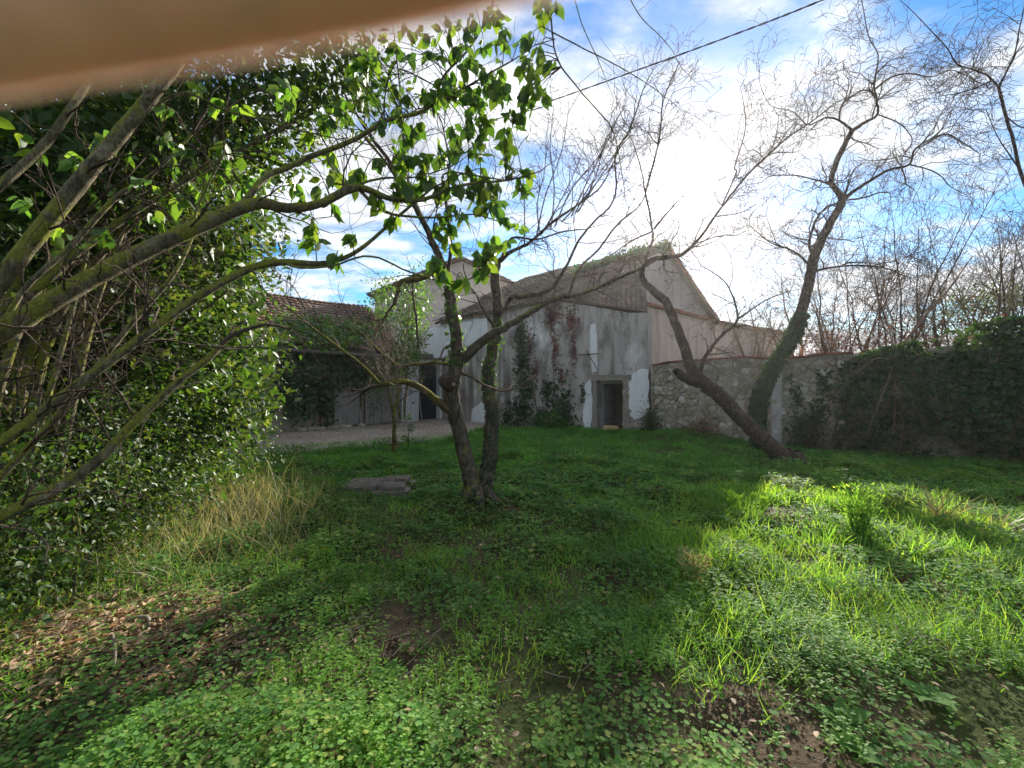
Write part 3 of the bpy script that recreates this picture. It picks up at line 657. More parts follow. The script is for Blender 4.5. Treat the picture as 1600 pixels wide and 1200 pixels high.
tb = TB(); tb.tube([e1-np.array([0, 0, .16]), e2-np.array([0, 0, .16])], [.06]*2, 4); link('eave_board', tb.mesh('eave_board', M['wood_grey'], False), barn)
link('back_wall', prism([[(0, -.3), (LB, -.3), (LB, rz-.2), (0, rz-.2)]], BL-nB*4.6, uB, nB, .3, M['mortar'], 'back_wall'), barn)
# rubble heap at the foot of the barn wall
for k in range(26):
    s_ = brn(rg.uniform(455, 560), 668)[0]; tb = TB(); c = bpt(s_, .05, rg.uniform(.12, .5)); V = rnd_unit(rg, 1)
    import bmesh
    bm = bmesh.new(); bmesh.ops.create_icosphere(bm, subdivisions=1, radius=1.0)
    for v in bm.verts: v.co *= rg.uniform(.8, 1.15)
    me = bpy.data.meshes.new('rubble_stone'); bm.to_mesh(me); bm.free(); me.materials.append(M['stone'])
    sz = rg.uniform(.06, .17); o = link('rubble_stone', me, label='loose rubble stone lying at the foot of the barn wall', cat='stone', group='rubble by the barn', loc=tuple(c)); o.scale = (sz*1.3, sz, sz*.7); o.rotation_euler = (0, 0, rg.uniform(0, 6))

# ================================================================== rubble garden wall
WA = np.array([4.42, 13.05]); WB = np.array([10.3, 8.15]); uW = (WB-WA)/np.linalg.norm(WB-WA); nW = np.array([uW[1], -uW[0]]); nW = nW if nW[1] < 0 else -nW
pW = np.array([WA[0], WA[1], 0]); nW3 = np.array([nW[0], nW[1], 0]); LW = 13.0
def wal(px, py): q = hit(px, py, pW, nW3); return float(np.dot(q[:2]-WA, uW)), float(q[2])
def wpt(s_, z_, o_=0.0): q = WA+uW*s_+nW*o_; return np.array([q[0], q[1], z_])
gw = thing('stone_wall', 'garden wall of pale rubble stones running from the cottage towards the ivy', 'wall', (WA[0], WA[1], 0))
ws = np.arange(0, LW+.01, .5); wtop = lambda s_: float(np.interp(s_, [0, 1.5, 3.2, 4.6, 7.6, 13], [wal(1020, 572)[1], wal(1120, 561)[1], 2.28, 2.3, 2.45, 2.5]))+.03*math.sin(s_*3.1)
link('mortar_core', prism([[(float(a_), -.3), (float(a_+.5), -.3), (float(a_+.5), wtop(a_+.5)), (float(a_), wtop(a_))] for a_ in ws[:-1]], WA, uW, nW, .45, M['mortar'], 'mortar_core'), gw)
# voronoi stones
def clip(poly, m, d):
    out = []
    for i in range(len(poly)):
        a_, b_ = poly[i], poly[(i+1) % len(poly)]; fa, fb = np.dot(a_-m, d), np.dot(b_-m, d)
        if fa <= 0: out.append(a_)
        if fa*fb < 0: out.append(a_+(b_-a_)*fa/(fa-fb))
    return out
sp = []; r3 = np.random.RandomState(21); tries = 0
while len(sp) < 640 and tries < 26000:
    tries += 1; q = np.array([r3.uniform(.02, 5.4), r3.uniform(-.1, 2.4)]); sz = r3.choice([.065, .09, .125, .20], p=[.38, .32, .2, .10])
    if all(((q[0]-c_[0])/1.7)**2+(q[1]-c_[1])**2 > ((sz+s_)*.62)**2 for c_, s_ in sp): sp.append((q, sz))
sp = sorted(sp, key=lambda k: -k[1]); C = np.array([c_ for c_, s_ in sp]); nst = 0; chips = TB()
for i, (c_, s_) in enumerate(sp):
    poly = [np.array(p) for p in ((0.01, -.12), (5.6, -.12), (5.6, wtop(c_[0])-.03), (0.01, wtop(c_[0])-.03))]
    for j in np.argsort(((C-c_)**2).sum(1))[1:26]:
        w_ = .5+.5*(s_-sp[j][1])/(s_+sp[j][1])*.8; m_ = c_+(C[j]-c_)*w_; poly = clip(poly, m_, C[j]-c_)
        if len(poly) < 3: break
    if len(poly) < 3: continue
    pa = np.array(poly); cc = pa.mean(0); fine = []
    for k in range(len(pa)):
        a_, b_ = pa[k], pa[(k+1) % len(pa)]; fine.append(a_*.88+b_*.12); fine.append((a_+b_)/2); fine.append(a_*.12+b_*.88)
    fine = cc+(np.array(fine)-cc)*.93+r3.uniform(-.014, .014, (len(fine), 2)); n = len(fine); pr = r3.uniform(.01, .085)
    if np.ptp(fine[:, 0]) < .03: continue
    in_ = cc+(fine-cc)*.84
    Vv = [wpt(a_, b_, .0) for a_, b_ in fine]+[wpt(a_, b_, pr*.75) for a_, b_ in cc+(fine-cc)*.95]+[wpt(a_, b_, pr+r3.uniform(-.008, .008)) for a_, b_ in in_]+[wpt(cc[0], cc[1], pr+.008)]
    q = [[k, (k+1) % n, (k+1) % n+n, k+n] for k in range(n)]+[[k+n, (k+1) % n+n, (k+1) % n+2*n, k+2*n] for k in range(n)]; t = [[k+2*n, (k+1) % n+2*n, 3*n] for k in range(n)]
    if nst < 290: link('stone', new_mesh('stone', np.array(Vv), [np.array(q), np.array(t)], M['stone']), gw); nst += 1
    else: chips.raw(np.array(Vv), q, t)
if chips.n: link('small_stones', chips.mesh('small_stones', M['stone_small'], False), gw, kind='stuff')
tb = TB(); n = 60
for k in range(n):
    s_ = .05+k*4.9/n; c = wpt(s_+.04, wtop(s_)+.025+r3.uniform(-.01, .012), -.12); Rw = np.column_stack([[uW[0], uW[1], 0], [nW[0], nW[1], 0], [0, 0, 1]]); tb.box(c, .039, .2, .022, Rw)
link('coping_tiles', tb.mesh('coping_tiles', M['tile_red'], False), gw, kind='stuff')
# old pier with flat render and a small bricked niche
V = [];
for (sa, sb, za, zb, oo, mt, nm) in ((wal(1128, 620)[0], wal(1145, 620)[0], -.1, wtop(1.8)-.05, .07, M['mortar'], 'pier'), (wal(1148, 620)[0], wal(1163, 620)[0], .75, 1.15, .075, M['stone'], 'niche_slab'), (wal(1206, 620)[0], wal(1222, 620)[0], -.1, 1.95, .08, M['plaster_grey'], 'pier')):
    tb = TB(); tb.raw(np.array([wpt(s_, z_, o_) for s_ in (sa, sb) for o_ in (-.05, oo) for z_ in (za, zb)]), [[0, 1, 3, 2], [4, 6, 7, 5], [0, 4, 5, 1], [2, 3, 7, 6], [0, 2, 6, 4], [1, 5, 7, 3]]); link(nm, tb.mesh(nm, mt, False), gw)

# ================================================================== trees
def grow(tb, p, d, length, r, lev, rng, gn=.3, up=.1, nseg=5, kids=4, tips=None, rmin=.0022, sides=None, ang=(.5, 1.2), spread=.62):
    """a wandering twig with side twigs"""
    pts = [p]; d = d/np.linalg.norm(d); dirs = [d]
    for i in range(nseg):
        d = d+rng.normal(size=3)*gn+np.array([0, 0, up]); d = d/np.linalg.norm(d); pts.append(pts[-1]+d*length/nseg); dirs.append(d)
    rs = np.maximum(r*np.linspace(1, .45, nseg+1), rmin)
    tb.tube(pts, rs, sides or (5 if r > .02 else 4 if r > .009 else 3))
    if lev <= 0:
        if tips is not None: tips.append((pts[-1], dirs[-1]))
        return
    for k in range(kids):
        i = rng.randint(1, nseg+1); a = rnd_unit(rng, 1)[0]; a = a-dirs[i]*np.dot(a, dirs[i]); a /= np.linalg.norm(a)+1e-9
        th = rng.uniform(*ang); nd = dirs[i]*math.cos(th)+a*math.sin(th)
        grow(tb, pts[i], nd, length*rng.uniform(.4, .8)*spread/.62, rs[i]*spread, lev-1, rng, gn, up, max(3, nseg-1), max(2, kids-1), tips, rmin, None, ang, spread)
def limb_twigs(tb, pts, rs, rng, per_m, length, lev, frac0=.2, gn=.3, up=.1, kids=3, rscale=.45, tips=None, rmin=.0022, rmax=.03, bias=None):
    seg = np.linalg.norm(np.diff(pts, axis=0), axis=1); cum = np.concatenate([[0], np.cumsum(seg)]); L = cum[-1]
    for s_ in rng.uniform(L*frac0, L, max(1, int(L*per_m*(1-frac0)))):
        i = min(len(seg)-1, np.searchsorted(cum, s_)-1); i = max(i, 0); f = (s_-cum[i])/max(seg[i], 1e-6)
        p = pts[i]*(1-f)+pts[i+1]*f; t = (pts[i+1]-pts[i])/max(seg[i], 1e-6); a = rnd_unit(rng, 1)[0]
        if bias is not None: a = a+np.asarray(bias)
        a = a-t*np.dot(a, t); a /= np.linalg.norm(a)+1e-9; th = rng.uniform(.6, 1.25); d = t*math.cos(th)+a*math.sin(th)
        r = min(rs[i]*rscale, rmax); grow(tb, p, d, length*rng.uniform(.5, 1.2), max(r, rmin*1.4), lev, rng, gn, up, 5, kids, tips, rmin)
LIMB = 1.0
def limb_obj(lst, name, parent, mat, rng, sides=9, rough=.05, step=5, wob=.0):
    pts, rs = pl(lst); rs = rs*LIMB*np.clip(.78+.22*(np.array([k[3] for k in lst])-4)/14, .78, 1.0); pts, rs = spline(pts, rs, step)
    wob = wob or .16
    if wob: pts[1:-1] += rng.normal(size=(len(pts)-2, 3))*np.minimum(wob*rs[1:-1, None], .006)
    tb = TB(); tb.tube(pts, rs, sides, rough, rng); link(name, tb.mesh(name, mat), parent); return pts, rs

def tip_twigs(tb, pr, rng, length, lev, gn, up, rmin, kids=3):
    pts, rs = pr; d = pts[-1]-pts[-3]
    grow(tb, pts[-1]-d*.02, d, length*1.1, rs[-1], lev, rng, gn, up, 6, kids, None, rmin)
def ground_base(px, py):
    d = H0*F/(py-600); return np.array([(px-800)/F*d, d])
LIMB = .88
# ------------------------------------------------------------------ forked tree in the middle of the lawn
rg = np.random.RandomState(31); b = ground_base(745, 788); zb = float(gz(b[0], b[1])); D = b[1]
tree = thing('forked_tree', 'bare forked tree with two dark ivy specked trunks rising from one foot in the lawn', 'tree', (b[0], b[1], zb)); twb = TB(); LM_ = []
mt = M['bark_fork']
def L(lst, name='branch', parent=tree, mat=mt, **k): r = limb_obj(lst, name, parent, mat, rg, **k); LM_.append(r); return r
L([(752, 800, D, 58), (742, 770, D, 40), (735, 745, D, 34), (722, 690, D, 30), (712, 650, D-.05, 30), (706, 615, D-.1, 31), (712, 575, D-.1, 30), (714, 542, D-.1, 25), (708, 492, D-.15, 24), (704, 462, D-.2, 22), (700, 437, D-.2, 18), (690, 410, D-.25, 17), (677, 380, D-.3, 15), (656, 337, D-.3, 12), (637, 306, D-.35, 11), (603, 244, D-.4, 9), (578, 212, D-.5, 7), (540, 150, D-.6, 5)], 'trunk', sides=12, rough=.06)
L([(748, 800, D+.05, 50), (757, 760, D+.05, 34), (764, 720, D+.1, 29), (767, 680, D+.15, 28), (769, 640, D+.15, 28), (763, 605, D+.2, 26), (764, 570, D+.2, 24), (772, 535, D+.25, 22), (778, 505, D+.3, 20), (777, 468, D+.3, 20), (773, 433, D+.35, 19), (780, 410, D+.4, 14), (801, 392, D+.4, 9), (828, 378, D+.45, 8), (860, 350, D+.5, 7), (905, 318, D+.6, 5.5), (940, 290, D+.7, 4), (965, 240, D+.8, 3)], 'trunk', sides=12, rough=.06)
L([(722, 562, D-.1, 22), (750, 537, D-.15, 19), (770, 522, D-.2, 17), (800, 505, D-.25, 14), (830, 487, D-.2, 13), (867, 467, D-.1, 12), (902, 459, D, 10), (934, 450, D+.1, 9), (972, 432, D+.2, 8), (1004, 418, D+.3, 7), (1035, 400, D+.4, 5)], rough=.07)
L([(702, 640, D-.1, 20), (675, 620, D-.2, 15), (650, 602, D-.3, 14), (625, 597, D-.35, 13), (605, 599, D-.4, 13), (590, 603, D-.4, 9)], mat=M['bark_moss'])
L([(594, 600, D-.4, 8), (585, 590, D-.42, 7), (565, 570, D-.45, 6.5), (535, 547, D-.5, 6.5), (492, 515, D-.6, 5.5), (455, 485, D-.65, 4), (420, 462, D-.7, 2.5)], mat=M['bark_moss'])
L([(484, 508, D-.6, 3.5), (472, 472, D-.6, 3), (457, 447, D-.6, 2.5), (430, 430, D-.6, 2)], mat=M['twig_pale'])
L([(708, 571, D, 10), (687, 567, D, 8), (650, 569, D+.05, 6.5), (622, 570, D+.1, 6), (595, 550, D+.1, 5), (570, 525, D+.1, 3.5), (553, 505, D+.1, 2.5)], mat=M['bark_moss'])
L([(716, 580, D-.1, 9), (735, 588, D-.15, 7), (757, 602, D-.2, 6)])
L([(706, 540, D-.1, 8), (694, 545, D-.2, 5), (686, 560, D-.3, 4), (665, 568, D-.4, 3)])
L([(777, 520, D+.25, 9), (762, 495, D+.1, 7), (748, 470, D, 5)])
L([(773, 500, D+.3, 9), (790, 480, D+.3, 7), (800, 465, D+.3, 11), (830, 462, D+.3, 12), (862, 450, D+.35, 9), (888, 410, D+.4, 7), (905, 375, D+.45, 6), (930, 345, D+.5, 5), (955, 320, D+.5, 5), (963, 290, D+.5, 4.5), (962, 240, D+.5, 4), (985, 200, D+.5, 4), (1005, 140, D+.5, 3), (1020, 110, D+.5, 2)])
L([(888, 462, D, 7), (905, 420, D, 6), (935, 390, D, 5), (965, 350, D, 5), (1000, 320, D, 4), (1015, 280, D, 4), (1030, 215, D, 3.5), (1035, 160, D, 3)])
L([(782, 405, D+.35, 7), (800, 372, D+.35, 6), (838, 374, D+.3, 5), (880, 362, D+.2, 4), (915, 358, D+.2, 3)])
L([(700, 437, D-.2, 10), (704, 380, D-.2, 8), (697, 312, D-.2, 7), (703, 260, D-.2, 5), (690, 190, D-.2, 3)])
L([(690, 410, D-.25, 8), (665, 432, D-.35, 12), (645, 437, D-.4, 13), (625, 442, D-.45, 9), (618, 470, D-.5, 9), (614, 477, D-.5, 6)], mat=M['bark_moss'])
L([(690, 410, D-.2, 8), (660, 340, D-.1, 8), (637, 281, D, 6), (628, 187, D, 5), (622, 109, D, 4)])
for i in range(11):   # long upright shoots on the right side
    x0 = rg.uniform(800, 905); y0 = np.interp(x0, [800, 905], [395, 330]); x1 = x0+rg.uniform(-30, 110); y1 = rg.uniform(110, 240)
    L([(x0, y0, D+.4, 4), ((x0*2+x1)/3+rg.uniform(-8, 8), (y0*2+y1)/3, D+.5, 3.2), ((x0+2*x1)/3+rg.uniform(-8, 8), (y0+2*y1)/3, D+.6, 2.4), (x1, y1, D+.7, 1.6)], step=3, sides=5)
# sawn stub
pp, rr_ = pl([(706, 606, D-.1, 26), (697, 598, D-.32, 25), (694, 595, D-.42, 24)]); tb = TB(); tb.tube(pp, rr_, 10, .05, rg); link('sawn_stub', tb.mesh('sawn_stub', M['bark_dark']), tree)
for pts, rs in LM_[2:]: limb_twigs(twb, pts, rs, rg, 6.0, .6, 2, .25, .22, .08, 3, rmax=.0085, rmin=.002, rscale=.6)
for pts, rs in LM_[:2]: limb_twigs(twb, pts, rs, rg, 8.0, .6, 2, .6, .22, .08, 3, rmax=.0085, rmin=.002, rscale=.6)
for pr in LM_: tip_twigs(twb, pr, rg, .55, 2, .22, .05, .002)
link('twigs', twb.mesh('twigs', M['twig']), tree, kind='stuff')
# roots flare
tb = TB()
for a_ in np.linspace(0, 6.0, 7): 
    dd_ = np.array([math.cos(a_), math.sin(a_), 0]); q0 = np.array([b[0], b[1], zb]); tb.tube([q0+dd_*.10+np.array([0, 0, .16]), q0+dd_*.2+np.array([0, 0, .03]), q0+dd_*.36-np.array([0, 0, .05])], [.075, .06, .03], 6, .1, rg)
link('root_flare', tb.mesh('root_flare', mt), tree, kind='stuff')
FORK = (LM_[0], LM_[1])

LIMB = .78
# ------------------------------------------------------------------ leaning tree by the wall
rg = np.random.RandomState(32); b = ground_base(1228, 722); zb = float(gz(b[0], b[1])); D = b[1]
tree = thing('leaning_tree', 'bare dark tree leaning steeply towards the cottage from its foot by the wall', 'tree', (b[0], b[1], zb)); LM_ = []; mt = M['bark_dark']; twb = TB()
L([(1250, 742, D, 52), (1222, 712, D, 42), (1190, 685, D, 37), (1150, 645, D, 34), (1118, 612, D, 34), (1090, 592, D, 32), (1078, 570, D, 26), (1065, 530, D+.05, 22), (1051, 496, D+.1, 21), (1039, 470, D+.1, 20), (1021, 455, D+.15, 18), (1006, 440, D+.2, 15), (1003, 422, D+.2, 13), (1013, 408, D+.2, 11), (1035, 402, D+.2, 11), (1067, 397, D+.2, 10), (1097, 367, D+.2, 7), (1127, 324, D+.2, 6), (1162, 280, D+.2, 6), (1197, 245, D+.2, 5.5), (1232, 214, D+.2, 5), (1268, 190, D+.2, 4), (1300, 165, D+.2, 3)], 'trunk', parent=tree, mat=mt, sides=12, rough=.06)
L([(1092, 598, D, 26), (1072, 591, D-.1, 22), (1060, 583, D-.2, 18), (1055, 578, D-.25, 14)], 'sawn_stub', parent=tree, mat=mt)
tb = TB()
for a_ in np.linspace(0, 6.0, 7):
    dd_ = np.array([math.cos(a_), math.sin(a_), 0]); q0 = np.array([b[0]+.02, b[1], zb]); tb.tube([q0+dd_*.16+np.array([0, 0, .2]), q0+dd_*.3+np.array([0, 0, .04]), q0+dd_*.6-np.array([0, 0, .06])], [.11, .09, .035], 6, .12, rg)
link('root_flare', tb.mesh('root_flare', mt), tree, kind='stuff')
L([(1093, 592, D, 12), (1098, 567, D, 11), (1112, 543, D, 9), (1132, 520, D, 8), (1152, 500, D, 7), (1144, 460, D, 5.5), (1130, 438, D, 4.5), (1105, 420, D, 3.5)], parent=tree, mat=mt)
L([(1150, 500, D, 6), (1168, 488, D, 5), (1195, 470, D, 3.5), (1230, 455, D, 2.5)], parent=tree, mat=mt)
L([(1005, 425, D+.2, 9), (1012, 395, D+.25, 7), (1020, 365, D+.3, 6.5), (1008, 300, D+.35, 6), (1003, 270, D+.4, 4), (990, 225, D+.4, 3)], parent=tree, mat=mt)
L([(1022, 358, D+.3, 6), (1040, 335, D+.3, 5.5), (1063, 310, D+.3, 5), (1085, 285, D+.3, 3)], parent=tree, mat=mt)
L([(1018, 362, D+.3, 5), (990, 375, D+.3, 4.5), (960, 395, D+.35, 4), (930, 420, D+.4, 3)], parent=tree, mat=mt)
L([(1127, 324, D+.2, 5), (1150, 270, D+.2, 4), (1148, 260, D+.2, 4), (1165, 200, D+.2, 3), (1160, 150, D+.2, 2.5)], parent=tree, mat=mt)
L([(1008, 300, D+.35, 5), (1030, 220, D+.35, 4.5), (1036, 160, D+.35, 4), (1060, 100, D+.35, 3)], parent=tree, mat=mt)
for pts, rs in LM_[2:]: limb_twigs(twb, pts, rs, rg, 6, .85, 3, .15, .36, .03, 3, rmax=.015, rmin=.0036, rscale=.6)
limb_twigs(twb, *LM_[0], rg, 6, .85, 3, .5, .36, .03, 3, rmax=.015, rmin=.0036, rscale=.6)
for pr in [LM_[0]]+LM_[2:]: tip_twigs(twb, pr, rg, .8, 3, .34, .03, .0036)
link('twigs', twb.mesh('twigs', M['twig']), tree, kind='stuff')
LEAN = LM_[0]

# ------------------------------------------------------------------ ivy clad gnarled tree
rg = np.random.RandomState(33); D = 9.9; b = np.array([(1196-800)/F*D, D]); zb = float(gz(b[0], b[1]))
tree = thing('gnarled_tree', 'tall gnarled bare tree with a bent trunk wrapped in ivy, wide twisted crown', 'tree', (b[0], b[1], zb)); LM_ = []; twb = TB()
K = dict(parent=tree, mat=mt)
L([(1200, 712, D, 34), (1186, 680, D, 30), (1184, 645, D, 29), (1192, 605, D, 29), (1213, 565, D, 28), (1238, 525, D, 27), (1252, 490, D, 26), (1266, 430, D, 25), (1274, 394, D, 24), (1296, 350, D-.05, 19), (1316, 315, D-.1, 19), (1306, 296, D-.1, 16), (1299, 280, D-.1, 14), (1309, 249, D-.15, 14), (1322, 222, D-.2, 13), (1332, 203, D-.2, 13)], 'trunk', sides=12, rough=.07, **K)
L([(1332, 205, D-.2, 10), (1350, 192, D-.2, 8), (1371, 179, D-.2, 7), (1368, 150, D-.2, 7), (1366, 130, D-.2, 6), (1372, 87, D-.2, 4.5), (1357, 57, D-.2, 4), (1346, 0, D-.2, 3), (1330, -40, D-.2, 2)], rough=.08, **K)
L([(1331, 203, D-.2, 9), (1311, 188, D-.25, 7), (1290, 184, D-.3, 5.5), (1262, 195, D-.3, 4.5), (1240, 175, D-.3, 3.5), (1205, 165, D-.3, 3), (1190, 140, D-.3, 2.5)], rough=.08, **K)
L([(1366, 140, D-.2, 6), (1390, 122, D-.3, 5), (1420, 115, D-.3, 4.5), (1455, 120, D-.4, 4), (1490, 110, D-.4, 3), (1530, 130, D-.4, 2.5)], rough=.08, **K)
L([(1371, 179, D-.2, 5.5), (1400, 190, D-.1, 4.5), (1418, 205, D, 4), (1425, 222, D, 3.5), (1410, 245, D, 3)], rough=.08, **K)
L([(1316, 313, D-.1, 11), (1337, 297, D-.2, 9), (1364, 280, D-.3, 8), (1390, 265, D-.35, 7), (1421, 257, D-.4, 6), (1431, 232, D-.45, 5), (1473, 210, D-.5, 5), (1500, 220, D-.5, 4), (1530, 240, D-.5, 3)], rough=.08, **K)
L([(1421, 257, D-.4, 5), (1451, 265, D-.4, 4.5), (1470, 275, D-.4, 4), (1483, 290, D-.4, 3.5), (1500, 300, D-.4, 2.5)], rough=.08, **K)
L([(1300, 288, D-.1, 7), (1270, 280, D-.2, 5), (1240, 274, D-.3, 4), (1205, 275, D-.3, 3), (1190, 285, D-.3, 2.5)], rough=.08, **K)
L([(1270, 400, D, 10), (1265, 378, D+.1, 8), (1274, 345, D+.1, 7), (1290, 326, D+.1, 6), (1312, 316, D, 6)], rough=.06, **K)
L([(1270, 420, D, 8), (1250, 400, D-.1, 7), (1230, 388, D-.2, 5.5), (1205, 380, D-.3, 4), (1180, 360, D-.3, 3)], rough=.08, **K)
L([(1268, 425, D, 7), (1300, 418, D-.1, 5.5), (1340, 415, D-.2, 5), (1380, 418, D-.3, 4), (1410, 430, D-.3, 3)], rough=.08, **K)
L([(1311, 190, D-.2, 6), (1315, 165, D-.2, 5), (1340, 145, D-.2, 4), (1355, 140, D-.2, 4)], rough=.08, **K)
for pts, rs in LM_[1:]: limb_twigs(twb, pts, rs, rg, 6.5, 1.0, 3, .12, .42, .0, 3, rmax=.02, rmin=.0042, rscale=.62)
limb_twigs(twb, *LM_[0], rg, 5, .9, 3, .65, .42, .0, 3, rmax=.02, rmin=.0042, rscale=.5)
for pr in LM_[1:]: tip_twigs(twb, pr, rg, 1.0, 3, .4, .0, .0042)
link('twigs', twb.mesh('twigs', M['twig']), tree, kind='stuff')
GNARL = LM_[0]

# ------------------------------------------------------------------ tree reaching in from the right
rg = np.random.RandomState(34); D = 7.0; b = np.array([(1725-800)/F*D, D]); zb = float(gz(b[0], b[1]))
tree = thing('arching_tree', 'slender bare tree arching over the ivy grown end of the wall', 'tree', (b[0], b[1], zb)); LM_ = []; twb = TB(); K = dict(parent=tree, mat=mt)
L([(1725, 756, D, 30), (1700, 640, D, 24), (1670, 480, D, 18), (1630, 350, D, 14), (1597, 275, D, 12), (1583, 219, D, 11), (1570, 175, D, 11), (1560, 136, D, 10)], 'trunk', sides=9, **K)
L([(1561, 138, D, 8), (1543, 118, D, 7), (1518, 108, D, 6), (1495, 100, D-.1, 6), (1480, 75, D-.1, 5), (1452, 45, D-.2, 4), (1425, 17, D-.2, 3), (1395, -10, D-.2, 2.5)], **K)
L([(1560, 138, D, 7), (1574, 109, D, 6), (1585, 85, D, 5), (1592, 50, D, 4.5), (1602, 0, D, 3.5), (1610, -50, D, 2)], **K)
L([(1552, 125, D, 5), (1530, 135, D-.1, 4), (1500, 145, D-.2, 3), (1470, 150, D-.2, 2)], **K)
L([(1590, 260, D, 6), (1560, 215, D-.2, 4), (1540, 170, D-.2, 3)], **K)
L([(1570, 180, D, 5), (1600, 200, D, 4), (1640, 190, D, 3)], **K)
for pts, rs in LM_[1:]: limb_twigs(twb, pts, rs, rg, 6.0, .85, 3, .1, .33, .02, 3, rmax=.013, rmin=.003, rscale=.6)
for pr in LM_[1:]: tip_twigs(twb, pr, rg, .8, 3, .33, .02, .003)
link('twigs', twb.mesh('twigs', M['twig']), tree, kind='stuff')

# ------------------------------------------------------------------ bare thicket beyond the right wall
BG = [  # px of foot, depth, px/py of top, name, label, twig material
 (1330, 13.0, 1345, 330, 'many stemmed bare shrub with reddish bark just beyond the stone wall', 9, 'twig_red'),
 (1400, 13.5, 1420, 290, 'tall clump of straight bare stems above the bramble on the wall', 9, 'twig'),
 (1292, 14.5, 1300, 400, 'low russet thicket between the gnarled tree and the straight stems', 8, 'twig_red'),
 (1470, 12.5, 1530, 300, 'spreading bare tree with pale fanned branches behind the ivy mantle', 8, 'twig'),
 (1540, 17.0, 1545, 390, 'far bare tree with a green tufted foot behind the ivy mantle', 7, 'twig'),
 (1590, 14.0, 1590, 340, 'fine twigged bare tree rising over the highest ivy', 7, 'twig'),
 (1235, 19.0, 1232, 430, 'distant bare shrub in front of the pale outbuilding', 7, 'twig_red'),
 (1455, 20.0, 1450, 400, 'distant misty bare tree deep behind the thicket', 7, 'twig'),
 (1180, 23.0, 1185, 470, 'small distant bare shrub beside the outbuilding roof edge', 6, 'twig_red'),
 (1660, 12.0, 1650, 310, 'bare tree past the far end of the ivy wall', 7, 'twig')]
for i, (px, d, tx, ty, lab, ns, mm) in enumerate(BG):
    rg = np.random.RandomState(60+i); bx = np.array([(px-800)/F*d, d, 0.0]); tp = P(tx, ty, d)
    tree = thing('bare_shrub' if ns > 8 or 'shrub' in lab or 'thicket' in lab else 'bare_tree', lab, 'shrub' if 'shrub' in lab or 'thicket' in lab or 'clump' in lab else 'tree', bx, 'bare growth beyond the right wall')
    twb = TB(); hgt = tp[2]
    for k in range(ns):
        q = bx+np.array([rg.normal()*.25, rg.normal()*.2, 0]); e = np.array([tp[0]+rg.normal()*.16*hgt, d+rg.normal()*.6, hgt*rg.uniform(.68, 1.02)])
        mid = (q*.55+e*.45)+np.array([(q[0]-e[0])*.22, 0, 0])+rg.normal(size=3)*.12
        pts, rs = spline(np.array([q, mid, e]), np.array([.05, .034, .008])*rg.uniform(.5, 1.1)*(1.3 if ns < 8 else .8)*d/14, 6)
        pts[1:-1] += rg.normal(size=(len(pts)-2, 3))*.025
        tb = TB(); tb.tube(pts, rs, 6, .08, rg); link('stem', tb.mesh('stem', M['bark_dark' if mm == 'twig' else 'twig_red']), tree)
        limb_twigs(twb, pts, rs, rg, 4.0, 1.0, 2, .25, .22, .14, 3, rmax=.014, rmin=.0048)
    link('twigs', twb.mesh('twigs', M[mm]), tree, kind='stuff')
    if i in (0, 2, 3, 6, 4):   # dead russet leaves still hanging low
        n = 1000; c = bx+np.array([0, 0, 2.5]); pos = c+rg.normal(size=(n, 3))*np.array([.75, .6, .65]); pos[:, 2] = np.clip(pos[:, 2], 1.4, 4.5)
        link('dead_leaves', inst_mesh('dead_leaves', L_KITE, pos, rnd_unit(rg, n)+np.array([0, 0, -.5]), rnd_unit(rg, n), rg.uniform(.06, .13, n), M['russet']), tree, kind='stuff')
    if i == 4:
        n = 2600; c = P(1540, 478, d); pos = c+rg.normal(size=(n, 3))*np.array([.9, .7, .45])
        link('foliage', inst_mesh('foliage', L_KITE, pos, rnd_unit(rg, n), rnd_unit(rg, n)+np.array([0, 0, .8]), rg.uniform(.08, .16, n), M['oak_far']), tree, kind='stuff')

# far wooded skyline that reads as one mass
rg = np.random.RandomState(77); n = 9000
x = rg.uniform(8, 75, n); y = rg.uniform(30, 52, n); hh = 2.2+2.6*fbm(NB, x*.22, y*.22); pos = np.column_stack([x, y, rg.uniform(0.2, 1, n)*hh])
link('far_wood', inst_mesh('far_wood', L_KITE, pos, rnd_unit(rg, n), rnd_unit(rg, n), rg.uniform(.35, .8, n), M['oak_far']), label='distant low belt of trees on the skyline beyond the walls', cat='wood', kind='stuff')

# ------------------------------------------------------------------ bramble spray hanging over the wall top
rg = np.random.RandomState(41); s0, z0 = wal(1392, 578); o0 = wpt(s0, 2.05, .10); br = thing('bramble', 'dry straggling bramble with arching pale stems sprawling over the wall top', 'shrub', wpt(s0, 0, .15)); twb = TB()
ends = [(1445, 690), (1430, 655), (1470, 665), (1480, 600), (1560, 600), (1608, 470), (1360, 650), (1330, 590), (1410, 700), (1500, 640), (1340, 540), (1375, 500), (1480, 480), (1530, 560), (1300, 620), (1420, 640), (1456, 630), (1350, 690), (1390, 720), (1468, 700), (1530, 690)]
dW = o0[1]
for k, (ex, ey) in enumerate(ends):
    dd_ = dW-rg.uniform(.1, .9) if ex > 1380 else dW+rg.uniform(-.5, .1); e = P(ex, ey, dd_); st = o0+rg.normal(size=3)*np.array([.12, .05, .1]); m_ = (st+e)/2+np.array([0, -.12, .28])
    if (ex, ey) == (1608, 470): m_ = P(1490, 585, dW-.7); 
    pts, rs = spline(np.array([st, m_, e]), np.array([.015, .010, .0045]), 8); tb = TB(); tb.tube(pts, rs, 5); link('stem', tb.mesh('stem', M['twig_pale'] if k % 2 else M['twig_red']), br)
    limb_twigs(twb, pts, rs, rg, 6, .4, 1, .3, .25, -.05, 3, rmax=.005, rmin=.002)
